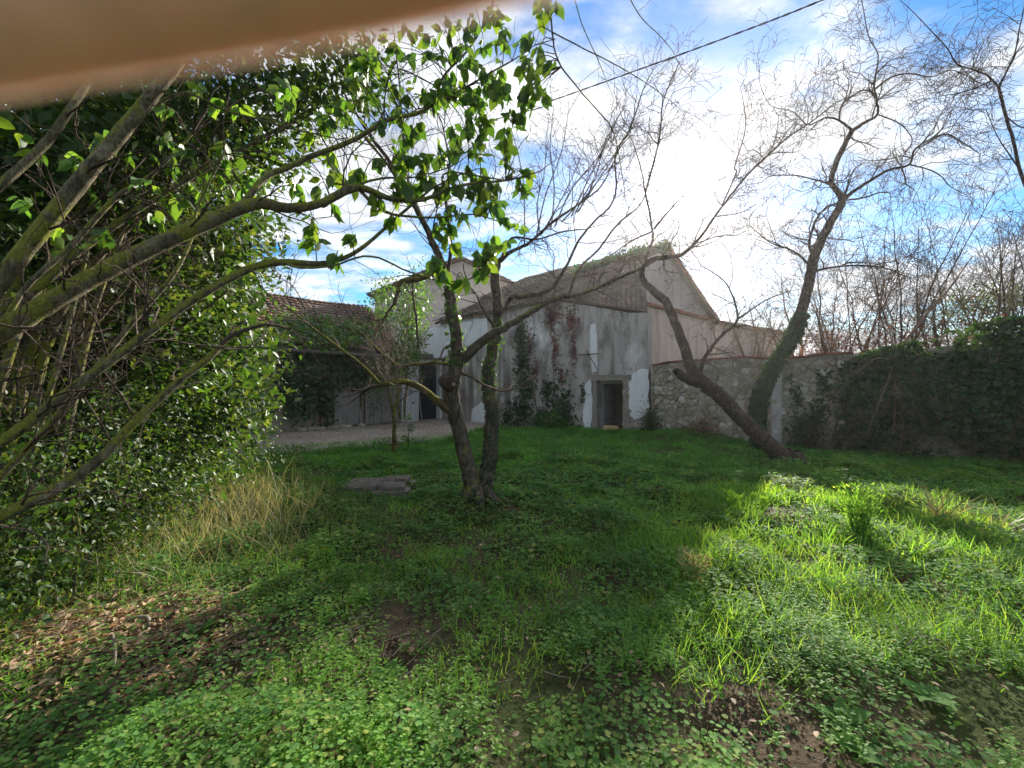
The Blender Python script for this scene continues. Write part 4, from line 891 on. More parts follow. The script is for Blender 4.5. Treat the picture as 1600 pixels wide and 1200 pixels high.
pts, rs = spline(np.array([wpt(s0, .0, .16), wpt(s0+.05, 1.1, .2), o0]), np.array([.03, .03, .03]), 4); tb = TB(); tb.tube(pts, rs, 6); link('stem', tb.mesh('stem', M['twig_red']), br)
link('twigs', twb.mesh('twigs', M['twig_pale']), br, kind='stuff')
# ochre trunk leaning out of the thicket above it
rg = np.random.RandomState(42)
ot = thing('leaning_sapling', 'slanting ochre sapling rising out of the bramble over the wall', 'tree', wpt(s0+.1, 2.0, -.2)); pts, rs = limb_obj([(1385, 585, 10.3, 13), (1400, 555, 10.6, 12), (1425, 520, 11, 10), (1448, 490, 11.3, 7), (1480, 455, 11.6, 5), (1520, 400, 12, 3)], 'trunk', ot, M['twig_red'], rg, 7)
twb = TB(); limb_twigs(twb, pts, rs, rg, 6, .9, 2, .4, .2, .15, 3, rmax=.008, rmin=.003); link('twigs', twb.mesh('twigs', M['twig_red']), ot, kind='stuff')

# ================================================================== evergreen shrubs on the left
def leaf_cloud(rng, ells, ncl, per, clr, size, base, out_bias=.6):
    """clusters of leaves spread through ellipsoids (cx,cy,cz,rx,ry,rz,weight)"""
    w = np.array([e[6] for e in ells]); w = w/w.sum(); pick = rng.choice(len(ells), ncl, p=w); E = np.array([e[:6] for e in ells])[pick]
    u = rnd_unit(rng, ncl); rr = rng.rand(ncl)**.38; lump = .78+.44*np.array([fbm(NB, a*1.7+b*2.3+5, c*2.1+b*1.1+9, 2) for a, b, c in u])
    cen = E[:, :3]+u*E[:, 3:]*(rr*lump)[:, None]; ctr = E[:, :3]
    ok = cen[:, 2] > .12; cen = cen[ok]; ctr = ctr[ok]; n = len(cen)
    outd = cen-ctr; outd /= np.linalg.norm(outd, axis=1)[:, None]+1e-9
    pos = np.repeat(cen, per, 0)+rng.normal(size=(n*per, 3))*clr*np.array([1, 1, .7]); o_ = np.repeat(outd, per, 0)
    ax = rnd_unit(rng, n*per)*.9+o_*out_bias+np.array([0, 0, -.15]); nr = rnd_unit(rng, n*per)*.8+np.array([0, 0, .9])+o_*.3
    sz = size*rng.uniform(.6, 1.25, n*per); ok = pos[:, 2] > .05
    return pos[ok], ax[ok], nr[ok], sz[ok], cen
def shrub(name, label, seed, base, ells, ncl, per, clr, size, nind, nst=14, mats=('laurel', 'laurel_o'), bark='bark_privet', r0=.05):
    rng = np.random.RandomState(seed); bz = float(gz(base[0], base[1])); sh = thing(name, label, 'shrub', (base[0], base[1], bz)); pos, ax, nr, sz, cen = leaf_cloud(rng, ells, ncl, per, clr, size, base)
    twb = TB(); b3_ = np.array([base[0], base[1], bz-.05])
    tg = cen[rng.choice(len(cen), nst, replace=False)]
    for t_ in tg:
        q = b3_+np.array([rng.normal()*.18, rng.normal()*.18, 0]); m_ = q*.5+t_*.5+np.array([(q[0]-t_[0])*.2, (q[1]-t_[1])*.2, .25])+rng.normal(size=3)*.1
        pts, rs = spline(np.array([q, m_, t_]), np.array([r0, r0*.7, r0*.25])*rng.uniform(.5, 1.1), 6); tb = TB(); tb.tube(pts, rs, 6, .06, rng); link('stem', tb.mesh('stem', M[bark]), sh)
        limb_twigs(twb, pts, rs, rng, 3.5, .7, 2, .3, .2, .05, 3, rmax=.009, rmin=.002)
    link('twigs', twb.mesh('twigs', M['twig']), sh, kind='stuff')
    d = pos[:, 1].copy(); vis = (d > .3) & (np.abs(pos[:, 0]) < 1.2*d) & (np.abs(pos[:, 2]-H0) < .9*d); sc = np.where(vis, sz/np.maximum(d, .3), 0); od = np.argsort(-sc); a_, b_ = od[:nind], od[nind:]
    if nind: leaf_objects('leaf', L_FINE, pos[a_], ax[a_], nr[a_], sz[a_], M[mats[1]], sh)
    link('foliage', inst_mesh('foliage', L_KITE, pos[b_], ax[b_], nr[b_], sz[b_], M[mats[0]]), sh, kind='stuff')
    return sh
shrub('laurel_shrub', 'big glossy evergreen shrub behind the mossy slanting stems', 101, (-4.9, 4.7), [(-4.75, 4.7, 2.2, 1.75, 1.7, 2.1, 1.0), (-4.4, 4.6, 3.9, 1.5, 1.5, 1.5, .7), (-4.2, 4.9, 1.3, 1.2, 1.2, 1.2, .35)], 1050, 20, .15, .125, 160, 28)
shrub('laurel_shrub', 'evergreen shrub with yellow green leaves spilling over the edge of the lane', 102, (-6.0, 7.2), [(-6.1, 7.1, 2.3, 1.95, 1.8, 2.2, 1.0), (-5.9, 7.0, 4.3, 1.9, 1.7, 1.7, .8), (-5.0, 6.6, 1.9, .9, .9, 1.2, .3)], 850, 20, .18, .15, 60, 24)
shrub('ivy_shrub', 'low dense small leaved shrub at the edge of the dead leaf litter', 103, (-3.7, 3.1), [(-3.75, 3.2, .75, 1.0, 1.0, .95, 1.0), (-4.0, 4.0, .8, 1.1, .9, .9, .7), (-3.3, 2.4, .65, .55, .5, .75, .35), (-4.2, 5.4, .7, 1.0, .9, .8, .5)], 1350, 20, .12, .05, 160, 12, r0=.02)
shrub('laurel_shrub', 'shaded evergreen shrub at the far end of the hedge beside the barn', 104, (-8.4, 9.6), [(-8.4, 9.6, 2.4, 2.3, 1.6, 2.4, 1.0), (-8.6, 9.5, 4.2, 2.0, 1.5, 1.7, .6)], 700, 22, .24, .12, 0, 10)
shrub('holly_shrub', 'evergreen shrub crowding the outer edge of the left hedge, small dark leaves', 105, (-6.8, 4.2), [(-6.8, 4.3, 2.6, 1.6, 1.7, 2.4, 1.0), (-6.6, 4.4, 4.4, 1.5, 1.4, 1.4, .6)], 700, 22, .22, .10, 0, 8)
shrub('laurel_shrub', 'evergreen crown hanging over the top of the mossy stems', 106, (-3.9, 2.9), [(-3.5, 3.3, 3.7, 1.1, 1.0, .9, 1.0), (-2.75, 3.9, 4.2, .8, .8, .55, .5), (-1.85, 3.9, 4.5, .75, .6, .4, .32), (-4.2, 3.0, 2.8, .9, .7, .9, .5)], 760, 18, .14, .095, 160, 14)

# ------------------------------------------------------------------ privet tree arching over from the left
rg = np.random.RandomState(51); b = np.array([-3.05, 1.35]); zb = float(gz(b[0], b[1]))
tree = thing('privet_tree', 'many stemmed privet tree with mossy slanting stems and broad hanging leaves', 'tree', (b[0], b[1], zb)); LM_ = []; twb = TB(); mt = M['bark_privet']; K = dict(parent=tree, mat=mt)
def from_base(lst, w): 
    w = w*.8; p0 = np.array([b[0]+rg.normal()*.10, b[1]+rg.normal()*.08, zb-.05]); pts, rs = pl(lst); rs = rs*.84; m_ = p0*.5+pts[0]*.5+np.array([-.10, 0, .05]); return np.vstack([p0, m_, pts]), np.concatenate([[w*1.25, w*1.1], rs])
def LB_(lst, w, name='stem', mat=mt):
    pts, rs = from_base(lst, w); pts, rs = spline(pts, rs, 11); rs = rs*(1+.10*(fbm(NB, np.arange(len(rs))*.35+w*99, np.zeros(len(rs)))-.5)); tb = TB(); tb.tube(pts, rs, 14, .05, rg); link(name, tb.mesh(name, mat), tree); LM_.append((pts, rs))
LB_([(-60, 520, 1.45, 46), (0, 440, 1.5, 47), (120, 290, 1.58, 46), (245, 140, 1.65, 36), (330, 30, 1.75, 28), (420, -90, 1.85, 20)], .055)
LB_([(-80, 560, 1.5, 52), (0, 520, 1.55, 52), (90, 465, 1.65, 46), (200, 405, 1.8, 42), (330, 345, 2.0, 34), (400, 318, 2.1, 27), (450, 325, 2.15, 22), (500, 318, 2.2, 19), (545, 296, 2.25, 20), (570, 295, 2.3, 15), (610, 310, 2.4, 12), (660, 312, 2.5, 9), (720, 290, 2.6, 7), (790, 282, 2.7, 5)], .06)
LB_([(-80, 730, 1.5, 26), (0, 692, 1.55, 25), (90, 625, 1.65, 24), (175, 562, 1.75, 22), (300, 470, 1.95, 19), (390, 420, 2.1, 17), (440, 410, 2.2, 15), (500, 412, 2.3, 12), (540, 402, 2.35, 10), (575, 380, 2.4, 9), (620, 340, 2.5, 7), (680, 290, 2.6, 5)], .034)
LB_([(-70, 850, 1.6, 30), (0, 808, 1.65, 28), (80, 768, 1.75, 25), (150, 722, 1.85, 23), (210, 660, 1.95, 20), (280, 595, 2.1, 17), (325, 560, 2.2, 15), (345, 540, 2.25, 12)], .036)
LB_([(-60, 800, 1.75, 18), (0, 745, 1.8, 17), (80, 660, 1.9, 16), (150, 575, 2.0, 14), (210, 500, 2.1, 13), (270, 430, 2.2, 11), (300, 370, 2.3, 9), (310, 320, 2.35, 7), (350, 240, 2.4, 5)], .026)
LB_([(-60, 340, 1.8, 26), (0, 290, 1.85, 26), (70, 225, 1.95, 24), (110, 170, 2.0, 22), (150, 110, 2.1, 18), (200, 20, 2.2, 14)], .034)
LB_([(-40, 560, 2.0, 16), (40, 450, 2.1, 15), (110, 385, 2.2, 15), (180, 310, 2.3, 14), (240, 270, 2.4, 9), (300, 210, 2.5, 6)], .024)
L([(372, 330, 2.08, 20), (390, 305, 2.1, 19), (420, 275, 2.2, 17), (480, 248, 2.3, 15), (560, 215, 2.45, 14), (600, 190, 2.5, 13), (650, 178, 2.6, 12), (690, 158, 2.7, 9), (730, 135, 2.8, 7), (800, 95, 2.9, 5)], **K)
L([(683, 163, 2.7, 8), (692, 120, 2.75, 7), (730, 80, 2.8, 6), (760, 30, 2.9, 6), (775, -10, 2.9, 5)], **K)
L([(545, 297, 2.25, 14), (570, 285, 2.3, 8), (600, 278, 2.4, 7), (650, 277, 2.5, 5), (700, 262, 2.6, 4)], **K)
L([(560, 295, 2.3, 9), (585, 320, 2.35, 9), (615, 335, 2.4, 8), (680, 340, 2.5, 6), (740, 335, 2.6, 4.5), (790, 350, 2.7, 3)], **K)
L([(440, 408, 2.2, 10), (470, 418, 2.2, 8), (520, 415, 2.25, 6), (580, 400, 2.3, 6), (640, 425, 2.4, 5), (700, 440, 2.5, 4), (760, 430, 2.6, 3)], **K)
L([(570, 215, 2.45, 8), (600, 250, 2.5, 7), (620, 280, 2.55, 6), (650, 330, 2.6, 5)], **K)
L([(240, 165, 1.7, 12), (290, 145, 1.75, 8), (350, 172, 1.85, 7), (400, 185, 1.95, 6), (450, 200, 2.05, 5), (520, 215, 2.2, 4)], **K)
L([(330, 540, 2.2, 8), (370, 545, 2.3, 6), (410, 528, 2.4, 4), (440, 470, 2.5, 3)], mat=M['twig_pale'], parent=tree)
L([(860, -20, 2.6, 6), (862, 40, 2.6, 5), (872, 95, 2.65, 5), (905, 140, 2.7, 4.5), (940, 180, 2.75, 4), (960, 210, 2.8, 3.5), (975, 290, 2.9, 2.5)], **K)
L([(862, 50, 2.6, 5), (910, 75, 2.65, 4.5), (960, 100, 2.7, 4), (1010, 130, 2.75, 3), (1050, 160, 2.8, 2.5)], **K)
L([(893, -20, 2.8, 3), (910, 40, 2.8, 3), (935, 95, 2.8, 2.5), (957, 150, 2.8, 1.5)], **K)
L([(975, -20, 2.8, 4), (1000, 25, 2.8, 3.5), (1030, 55, 2.8, 3), (1053, 82, 2.8, 2.5)], **K)
L([(790, 282, 2.7, 5), (700, 270, 2.6, 5), (690, 300, 2.6, 4), (675, 370, 2.6, 4), (690, 420, 2.6, 3)], **K)
L([(775, -10, 2.9, 6), (820, -30, 2.8, 6), (860, -25, 2.6, 6)], **K)
for pts, rs in LM_: limb_twigs(twb, pts, rs, rg, 4.5, .45, 2, .3, .2, .03, 3, rmax=.006, rmin=.0013)
for pr in LM_: tip_twigs(twb, pr, rg, .35, 2, .2, .0, .0013)
link('twigs', twb.mesh('twigs', M['twig']), tree, kind='stuff')
# hanging broad leaves, pair by pair along short shoots
allp = np.vstack([p for p, r in LM_]); CL = []
for (x0, x1, y0, y1, n, d0, d1) in ((500, 600, 75, 200, 14, 2.4, 2.7), (600, 700, 40, 200, 20, 2.5, 2.9), (690, 790, 20, 200, 28, 2.6, 3.0), (770, 862, 0, 150, 22, 2.5, 2.9), (620, 760, 190, 300, 28, 2.5, 2.9), (740, 830, 140, 300, 24, 2.6, 2.9), (520, 640, 220, 350, 14, 2.3, 2.6), (650, 820, 290, 390, 20, 2.5, 2.8), (670, 720, 400, 455, 4, 2.4, 2.5), (725, 775, 370, 440, 6, 2.4, 2.5), (480, 560, 350, 420, 4, 2.2, 2.4), (250, 520, 120, 330, 26, 2.2, 2.8), (20, 260, 180, 420, 10, 2.1, 2.6), (860, 880, 10, 40, 1, 2.5, 2.6)):
    for k in range(n): CL.append(P(rg.uniform(x0, x1), rg.uniform(y0, y1), rg.uniform(d0, d1)))
pos = []; ax = []; nr = []; sz = []; sh = TB()
for c in CL:
    i = np.argmin(((allp-c)**2).sum(1)+.0); q = allp[i]; pts, rs = spline(np.array([q, (q+c)/2+np.array([0, 0, .05]), c]), np.array([.004, .003, .0018]), 5); sh.tube(pts, rs, 3)
    n = rg.randint(5, 9); t = (c-pts[-3]); t /= np.linalg.norm(t)
    for k in range(n):
        f = k//2*.022; p_ = c-t*f; a_ = rnd_unit(rg, 1)[0]*.75+t*.3+np.array([0, 0, -.75]); pos.append(p_+rg.normal(size=3)*.012); ax.append(a_); nr.append(rnd_unit(rg, 1)[0]+np.array([0, 0, .5])); sz.append(rg.uniform(.06, .112))
link('leaf_shoots', sh.mesh('leaf_shoots', M['twig']), tree, kind='stuff')
pos, ax, nr, sz = map(np.array, (pos, ax, nr, sz)); d = pos[:, 1]; od = np.argsort(-sz/d); a_, b_ = od[:300], od[300:]
leaf_objects('leaf', L_FINE, pos[a_], ax[a_], nr[a_], sz[a_], M['privet'], tree)
link('small_leaves', inst_mesh('small_leaves', L_FINE, pos[b_], ax[b_], nr[b_], sz[b_], M['privet2']), tree, kind='stuff')

# ------------------------------------------------------------------ sapling by the lane and its green neighbour
rg = np.random.RandomState(53); b = ground_base(616, 706); D = b[1]; zb = float(gz(b[0], b[1]))
sap = thing('sapling', 'slim mossy sapling with a single stem standing at the edge of the lane', 'tree', (b[0], b[1], zb)); LM_ = []; K = dict(parent=sap, mat=M['bark_moss'])
L([(617, 710, D, 15), (616, 680, D, 11), (615, 648, D, 10), (609, 620, D, 8), (603, 585, D, 7), (600, 540, D, 5), (590, 490, D, 4)], 'trunk', **K)
L([(616, 650, D, 7), (620, 620, D+.05, 6), (624, 590, D+.1, 5), (632, 540, D+.2, 4), (640, 480, D+.2, 3)], **K)
twb = TB()
for pts, rs in LM_: limb_twigs(twb, pts, rs, rg, 6, .6, 2, .4, .2, .1, 3, rmax=.008, rmin=.003)
link('twigs', twb.mesh('twigs', M['twig_pale']), sap, kind='stuff')
# silvery dead twigs caught on the low limb
rg = np.random.RandomState(54); dt_ = thing('dead_shoots', 'spray of silvery dead shoots on the low branch beside the barn', 'twigs', P(625, 592, 5.0)); twb = TB()
for k in range(20):
    q = P(rg.uniform(600, 632), 595, 4.98+rg.uniform(-.04, .06)); e = P(rg.uniform(545, 640), rg.uniform(470, 560), 5.1+rg.uniform(-.2, .3)); pts, rs = spline(np.array([q, (q+e)/2+rg.normal(size=3)*.02, e]), np.array([.0035, .0025, .0013]), 4); twb.tube(pts, rs, 3); limb_twigs(twb, pts, rs, rg, 9, .14, 1, .3, .25, .02, 2, rmax=.0022, rmin=.0011)
link('twigs', twb.mesh('twigs', M['twig_pale']), dt_, kind='stuff')
# hanging dead branch
rg = np.random.RandomState(55); hb = thing('hanging_branch', 'dead dark branch hanging straight down in front of the barn end', 'branch', P(650, 440, 5.2)); limb_obj([(646, 425, 5.1, 4), (645, 460, 5.15, 6), (650, 495, 5.15, 7), (653, 530, 5.15, 6), (657, 562, 5.15, 3)], 'stem', hb, M['bark_dark'], rg, 6)

def plane_leaves(rng, blobs, fn, pt, nrm3, size, offs=(.02, .10), droop=.9):
    """leaves over a wall: blobs (px,py,rx,ry,n) in the photograph mapped on the wall plane"""
    pos = []
    for (px, py, rx, ry, n) in blobs:
        th = rng.uniform(0, 6.283, n); rr = np.abs(rng.normal(size=n))*.62*(.6+.8*NB(np.cos(th)*2+px, np.sin(th)*2+py))
        for a_, r_ in zip(th, rr):
            s_, z_ = fn(px+rx*r_*math.cos(a_), py+ry*r_*math.sin(a_))
            if z_ > -.05: pos.append(pt(s_, z_, rng.uniform(*offs)))
    pos = np.array(pos); n = len(pos); ax = rnd_unit(rng, n)*.7+np.array([0, 0, -droop]); nr = rnd_unit(rng, n)*.55+np.asarray(nrm3)+np.array([0, 0, .35])
    return pos, ax, nr, size*rng.uniform(.6, 1.3, n)
# ivy and creeper on the cottage front
rg = np.random.RandomState(61)
iv = thing('ivy', 'dark green ivy climbing the left half of the cottage front', 'ivy', fpt(fac(820, 660)[0], 0, .1))
pos, ax, nr, sz = plane_leaves(rg, [(814, 520, 10, 26, 330), (817, 560, 12, 30, 420), (822, 605, 16, 28, 420), (815, 640, 26, 30, 420), (850, 655, 30, 26, 420), (880, 640, 22, 36, 520), (858, 610, 14, 22, 200), (795, 650, 14, 26, 160), (888, 668, 20, 14, 220), (842, 675, 40, 8, 160), (912, 615, 5, 20, 60)], fac, fpt, nF3, .085)
link('leaves', inst_mesh('leaves', L_IVY, pos, ax, nr, sz, M['ivy']), iv, kind='stuff')
tb = TB()
for (x0, y0, x1, y1) in ((818, 680, 812, 500), (850, 680, 822, 560), (880, 682, 870, 600)):
    pts = [fpt(*fac(x0+(x1-x0)*k/8+rg.uniform(-2, 2), y0+(y1-y0)*k/8), .02) for k in range(9)]; tb = TB(); tb.tube(pts, np.linspace(.025, .008, 9), 5); link('stem', tb.mesh('stem', M['bark_dark']), iv)
cr = thing('creeper', 'reddish dying creeper streaking down the middle of the cottage front', 'creeper', fpt(fac(870, 660)[0], 0, .1))
pos, ax, nr, sz = plane_leaves(rg, [(828, 540, 5, 40, 190), (860, 500, 8, 22, 220), (868, 545, 8, 40, 250), (893, 500, 9, 26, 260), (897, 545, 7, 38, 190), (870, 490, 22, 10, 160), (836, 580, 7, 30, 130), (878, 590, 12, 26, 120), (905, 500, 3, 18, 40)], fac, fpt, nF3, .06, (.01, .04))
link('leaves', inst_mesh('leaves', L_IVY, pos, ax, nr, sz, M['creeper']), cr, kind='stuff')
pts = [fpt(*fac(866+rg.uniform(-3, 3), 670-k*22), .015) for k in range(9)]; tb = TB(); tb.tube(pts, np.linspace(.02, .006, 9), 5); link('stem', tb.mesh('stem', M['bark_dark']), cr)
# growth along the gabled roof
rv = thing('roof_ivy', 'dark tangle of ivy overgrowing the gabled roof ridge', 'ivy', (5.4, 16.6, 6.3)); n = 2200; t = rg.rand(n)
c = P(900, 425, 17.2)*(1-t)[:, None]+P(1045, 390, 17.0)*t[:, None]; hgt_ = .08+.34*fbm(NC, t*9, t*0+2)*np.clip(t*1.6, .3, 1)*np.clip((1.05-t)*5, .25, 1)
pos = c+np.column_stack([rg.normal(size=n)*.12, rg.normal(size=n)*.35, rg.uniform(-.25, 1, n)*hgt_]); link('leaves', inst_mesh('leaves', L_IVY, pos, rnd_unit(rg, n), rnd_unit(rg, n)+np.array([0, -.6, .5]), rg.uniform(.07, .15, n), M['ivy']), rv, kind='stuff')
# ivy on barn wall and roof
bv = thing('ivy', 'dense black green ivy hanging over the barn wall under the eave', 'ivy', bpt(brn(520, 660)[0], 0, .1))
pos, ax, nr, sz = plane_leaves(rg, [(480, 580, 32, 30, 900), (520, 572, 32, 28, 800), (560, 570, 30, 24, 600), (595, 572, 24, 16, 260), (470, 625, 20, 30, 420), (508, 630, 14, 30, 240), (450, 600, 24, 50, 400), (620, 570, 14, 12, 120)], brn, bpt, nB3, .13, (.03, .35))
link('leaves', inst_mesh('leaves', L_IVY, pos, ax, nr, sz, M['ivy']), bv, kind='stuff'); pts = [bpt(brn(500+rg.uniform(-3, 3), 600)[0], k*.28, .03) for k in range(9)]; tb = TB(); tb.tube(pts, np.linspace(.035, .012, 9), 5); link('stem', tb.mesh('stem', M['bark_dark']), bv)
bw = thing('roof_ivy', 'green ivy trailing over the lower tiles of the barn roof', 'ivy', bpt(brn(540, 660)[0], 3.1, -.6)); n = 2600; k_ = rg.choice(5, n, p=[.26, .24, .22, .16, .12]); cx_ = np.array([480, 520, 555, 600, 445])[k_]; cy_ = np.array([520, 528, 525, 500, 515])[k_]
nR = np.cross(e2-e1, r1-e1); nR /= np.linalg.norm(nR); nR = nR if nR[2] > 0 else -nR
E1b, nRb = bpt(-1.5, ez, .5), None
sA = bpt(-1.5, ez, .5); sB = bpt(sp0-.1, ez-.12, .45); sC = bpt(-1.5, rz, -4.6); nRb = np.cross(sB-sA, sC-sA); nRb /= np.linalg.norm(nRb); nRb = nRb if nRb[2] > 0 else -nRb
pos = np.array([hit(a_+rg.normal()*20, c_+rg.normal()*11, sA, nRb)+nRb*rg.uniform(.1, .3) for a_, c_ in zip(cx_, cy_)]); ok = (pos[:, 1] < 22) & (pos[:, 2] > 2.7); pos = pos[ok]; n = len(pos)
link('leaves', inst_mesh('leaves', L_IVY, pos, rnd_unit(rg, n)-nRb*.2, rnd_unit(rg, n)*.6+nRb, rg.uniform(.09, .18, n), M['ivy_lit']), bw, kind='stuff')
# leafy climber at the corner of barn and cottage
lc = thing('climber', 'leafy climber with sunlight put into its green in the corner between barn and cottage', 'climber', bpt(brn(640, 655)[0], 0, .5)); n = 3600
k_ = rg.choice(6, n, p=[.2, .22, .2, .16, .12, .10]); cx_ = np.array([640, 645, 630, 600, 650, 590])[k_]; cy_ = np.array([490, 530, 560, 470, 460, 600])[k_]
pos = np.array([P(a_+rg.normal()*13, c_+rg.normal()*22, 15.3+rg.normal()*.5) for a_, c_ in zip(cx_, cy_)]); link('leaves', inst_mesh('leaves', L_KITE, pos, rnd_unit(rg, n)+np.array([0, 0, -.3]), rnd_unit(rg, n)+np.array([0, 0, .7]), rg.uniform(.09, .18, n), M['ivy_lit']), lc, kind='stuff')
for (x0, y0, x1, y1) in ((632, 655, 645, 470), (626, 655, 605, 480)):
    pts = [P(x0+(x1-x0)*k/7+rg.uniform(-3, 3), y0+(y1-y0)*k/7, 15.3) for k in range(8)]; tb = TB(); tb.tube(pts, np.linspace(.05, .015, 8), 6, .1, rg); link('stem', tb.mesh('stem', M['bark_moss']), lc)
# ivy mantle on the right end of the wall
rg = np.random.RandomState(63); im = thing('ivy_mantle', 'thick dark ivy mantle covering the far end of the garden wall', 'ivy', wpt(6.5, 0, .2)); n = 34000
s_ = rg.uniform(4.6, 12.8, n); tp_ = np.interp(s_, [4.6, 5.1, 5.6, 6.4, 7.6, 13], [2.1, 2.35, 2.5, 2.75, 3.0, 3.05])+.25*(fbm(NA, s_*1.7, s_*0)-.5); z_ = rg.uniform(0, 1, n)**.92*tp_
bul = .12+.30*fbm(NC, s_*1.4, z_*1.4)+.25*np.clip((z_-2.1), 0, .6); dens = fbm(NB, s_*1.1+4, z_*1.1); k = rg.rand(n) < np.clip((s_-4.5)*.9, .12, 1)*np.clip((dens-.24)*6, .06, 1)
s_, z_, bul = s_[k], z_[k], bul[k]; n = len(s_); back = rg.rand(n) < .12
o_ = np.where(back & (z_ > 2.0), rg.uniform(-.7, .1, n), bul*rg.uniform(.55, 1.1, n)); pos = np.column_stack([WA[0]+uW[0]*s_+nW[0]*o_, WA[1]+uW[1]*s_+nW[1]*o_, z_])
ax = rnd_unit(rg, n)*.7+np.array([0, 0, -.9]); nr = rnd_unit(rg, n)*.8+nW3+np.array([0, 0, .4]); szs = .04+.075*rg.rand(n)**1.8
tbt = TB()
for k in range(420):
    a_ = rg.uniform(4.3, 8.6); c_ = rg.uniform(.1, 1.5)*rg.uniform(.4, 1); q0 = wpt(a_, c_, .45+rg.uniform(0, .2)); d_ = rg.normal(size=3)*np.array([.35, .2, .3])+np.array([0, -.05, -.1]); m_ = q0+d_*.5+rg.normal(size=3)*.06; e_ = q0+d_+np.array([0, 0, -.08]); e_[2] = max(e_[2], .02); tbt.tube(spline(np.array([q0, m_, e_]), np.ones(3), 3)[0], .0035, 3)
link('dry_runners', tbt.mesh('dry_runners', M['twig_red']), im, kind='stuff')
split_leaves('leaf', 'leaves', L_IVY, pos, ax, nr, szs, M['ivy'], im, 250)
for k in range(9):
    s0_ = rg.uniform(4.4, 8.5); pts = [wpt(s0_+math.sin(j*1.3+k)*.08+j*.03, j*.26, .05) for j in range(9)]; tb = TB(); tb.tube(pts, np.linspace(.03, .01, 9), 5, .1, rg); link('stem', tb.mesh('stem', M['bark_dark']), im)
pos, ax, nr, sz = plane_leaves(rg, [(1245, 620, 10, 26, 90), (1255, 660, 26, 20, 190), (1235, 590, 6, 20, 30), (1280, 650, 18, 30, 170), (1290, 600, 14, 30, 150)], wal, wpt, nW3, .085)
link('leaves', inst_mesh('leaves', L_IVY, pos, ax, nr, sz, M['ivy']), im, kind='stuff')
# ivy round trunks
def trunk_ivy(name, label, pr, i0, i1, n, size, rmul, mat, seed):
    rng = np.random.RandomState(seed); pts, rs = pr; t = rng.uniform(i0, i1, n)*(len(pts)-1); i = t.astype(int); i = np.minimum(i, len(pts)-2); f = (t-i)[:, None]; c = pts[i]*(1-f)+pts[i+1]*f; u = rnd_unit(rng, n); tg_ = pts[i+1]-pts[i]; tg_ /= np.linalg.norm(tg_, axis=1)[:, None]; u -= tg_*np.sum(u*tg_, 1)[:, None]; u /= np.linalg.norm(u, axis=1)[:, None]
    pos = c+u*(rs[i]*rng.uniform(1.0, rmul, n))[:, None]; o = thing(name, label, 'ivy', pts[int(i0*(len(pts)-1))]); link('leaves', inst_mesh('leaves', L_IVY, pos, rnd_unit(rng, n)*.6+np.array([0, 0, -.9]), u+rnd_unit(rng, n)*.5, size*rng.uniform(.6, 1.3, n), mat), o, kind='stuff')
    q = [pts[k]+np.array([math.cos(k), math.sin(k), 0])*rs[k]*1.02 for k in range(int(i0*(len(pts)-1)), int(i1*(len(pts)-1)))]; tb = TB(); tb.tube(q, np.linspace(.016, .006, len(q))*(size/.09), 5); link('stem', tb.mesh('stem', M['bark_dark']), o)
trunk_ivy('ivy', 'ivy sleeve wrapped round the bent trunk of the gnarled tree', GNARL, .03, .40, 3200, .07, 1.5, M['ivy'], 71)
trunk_ivy('ivy', 'small ivy leaves clinging to the lower right trunk of the forked tree', FORK[1], .02, .36, 1100, .028, 1.22, M['ivy'], 72)
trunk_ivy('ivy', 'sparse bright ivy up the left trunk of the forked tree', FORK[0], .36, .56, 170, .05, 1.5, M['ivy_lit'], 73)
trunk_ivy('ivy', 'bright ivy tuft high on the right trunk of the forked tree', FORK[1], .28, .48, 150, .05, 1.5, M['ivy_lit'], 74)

# ================================================================== ground cover
rg = np.random.RandomState(201)
LITC = np.array([-2.25, 2.55])
def litter_m(x, y): # dead leaf patch at the lower left
    u = (x+2.35)*.93-(y-2.55)*.35; v = (x+2.35)*.35+(y-2.55)*.93; return np.exp(-((u/.95)**2+(v/.45)**2)**1.5)
SOIL = [(-.82, 2.62, .34, .24), (-.62, 2.28, .15, .14), (.28, 2.1, .28, .12), (2.7, 3.75, .45, .16), (1.95, 4.5, .5, .2), (2.3, 2.02, .75, .2), (.95, 1.93, .3, .13), (1.3, 2.0, .3, .15), (3.4, 5.2, .3, .5), (3.5, 9.6, 1.6, .5)]
def soil_m(x, y):
    m = np.zeros_like(x); x, y = x+.5*(fbm(NC, x*3.1, y*3.1)-.5)+.16*(fbm(NA, x*11, y*11)-.5), y+.4*(fbm(NB, x*3.3+5, y*3.3)-.5)+.14*(fbm(NC, x*12, y*12)-.5)
    for (a_, b_, c_, d_) in SOIL: m = np.maximum(m, np.exp(-(((x-a_)/c_)**2+((y-b_)/d_)**2)**2))
    return m
def inview(x, y, m=1.3): return np.abs(x) < 1.25*y+m
def blocked(x, y):   # keep out of buildings, lane, walls
    f = (np.column_stack([x, y])-P1) @ nF < .05; f &= (np.column_stack([x, y])-P1) @ uF > -1.0
    w = (np.column_stack([x, y])-WA) @ nW < .02
    return f | (w & (x > 4)) | (lane_mask(x, y) > .55)
def sample(n, y0, y1, pw=1.0):
    y = y0+(y1-y0)*rg.rand(n)**pw; x = rg.uniform(-1, 1, n)*(1.25*y+1.2); k = ~blocked(x, y); return x[k], y[k]
def up_n(n, j): return rnd_unit(rg, n)*j+np.array([0, 0, 1.0])
def flat_ax(n, z=0.0): a_ = rg.uniform(0, 6.283, n); return np.column_stack([np.cos(a_), np.sin(a_), np.full(n, z)])
# sun loving bright growth on the right, duller clover on the left
def bright(x, y): return 1/(1+np.exp(-((x-.55*(y-1.2))*2.2)))
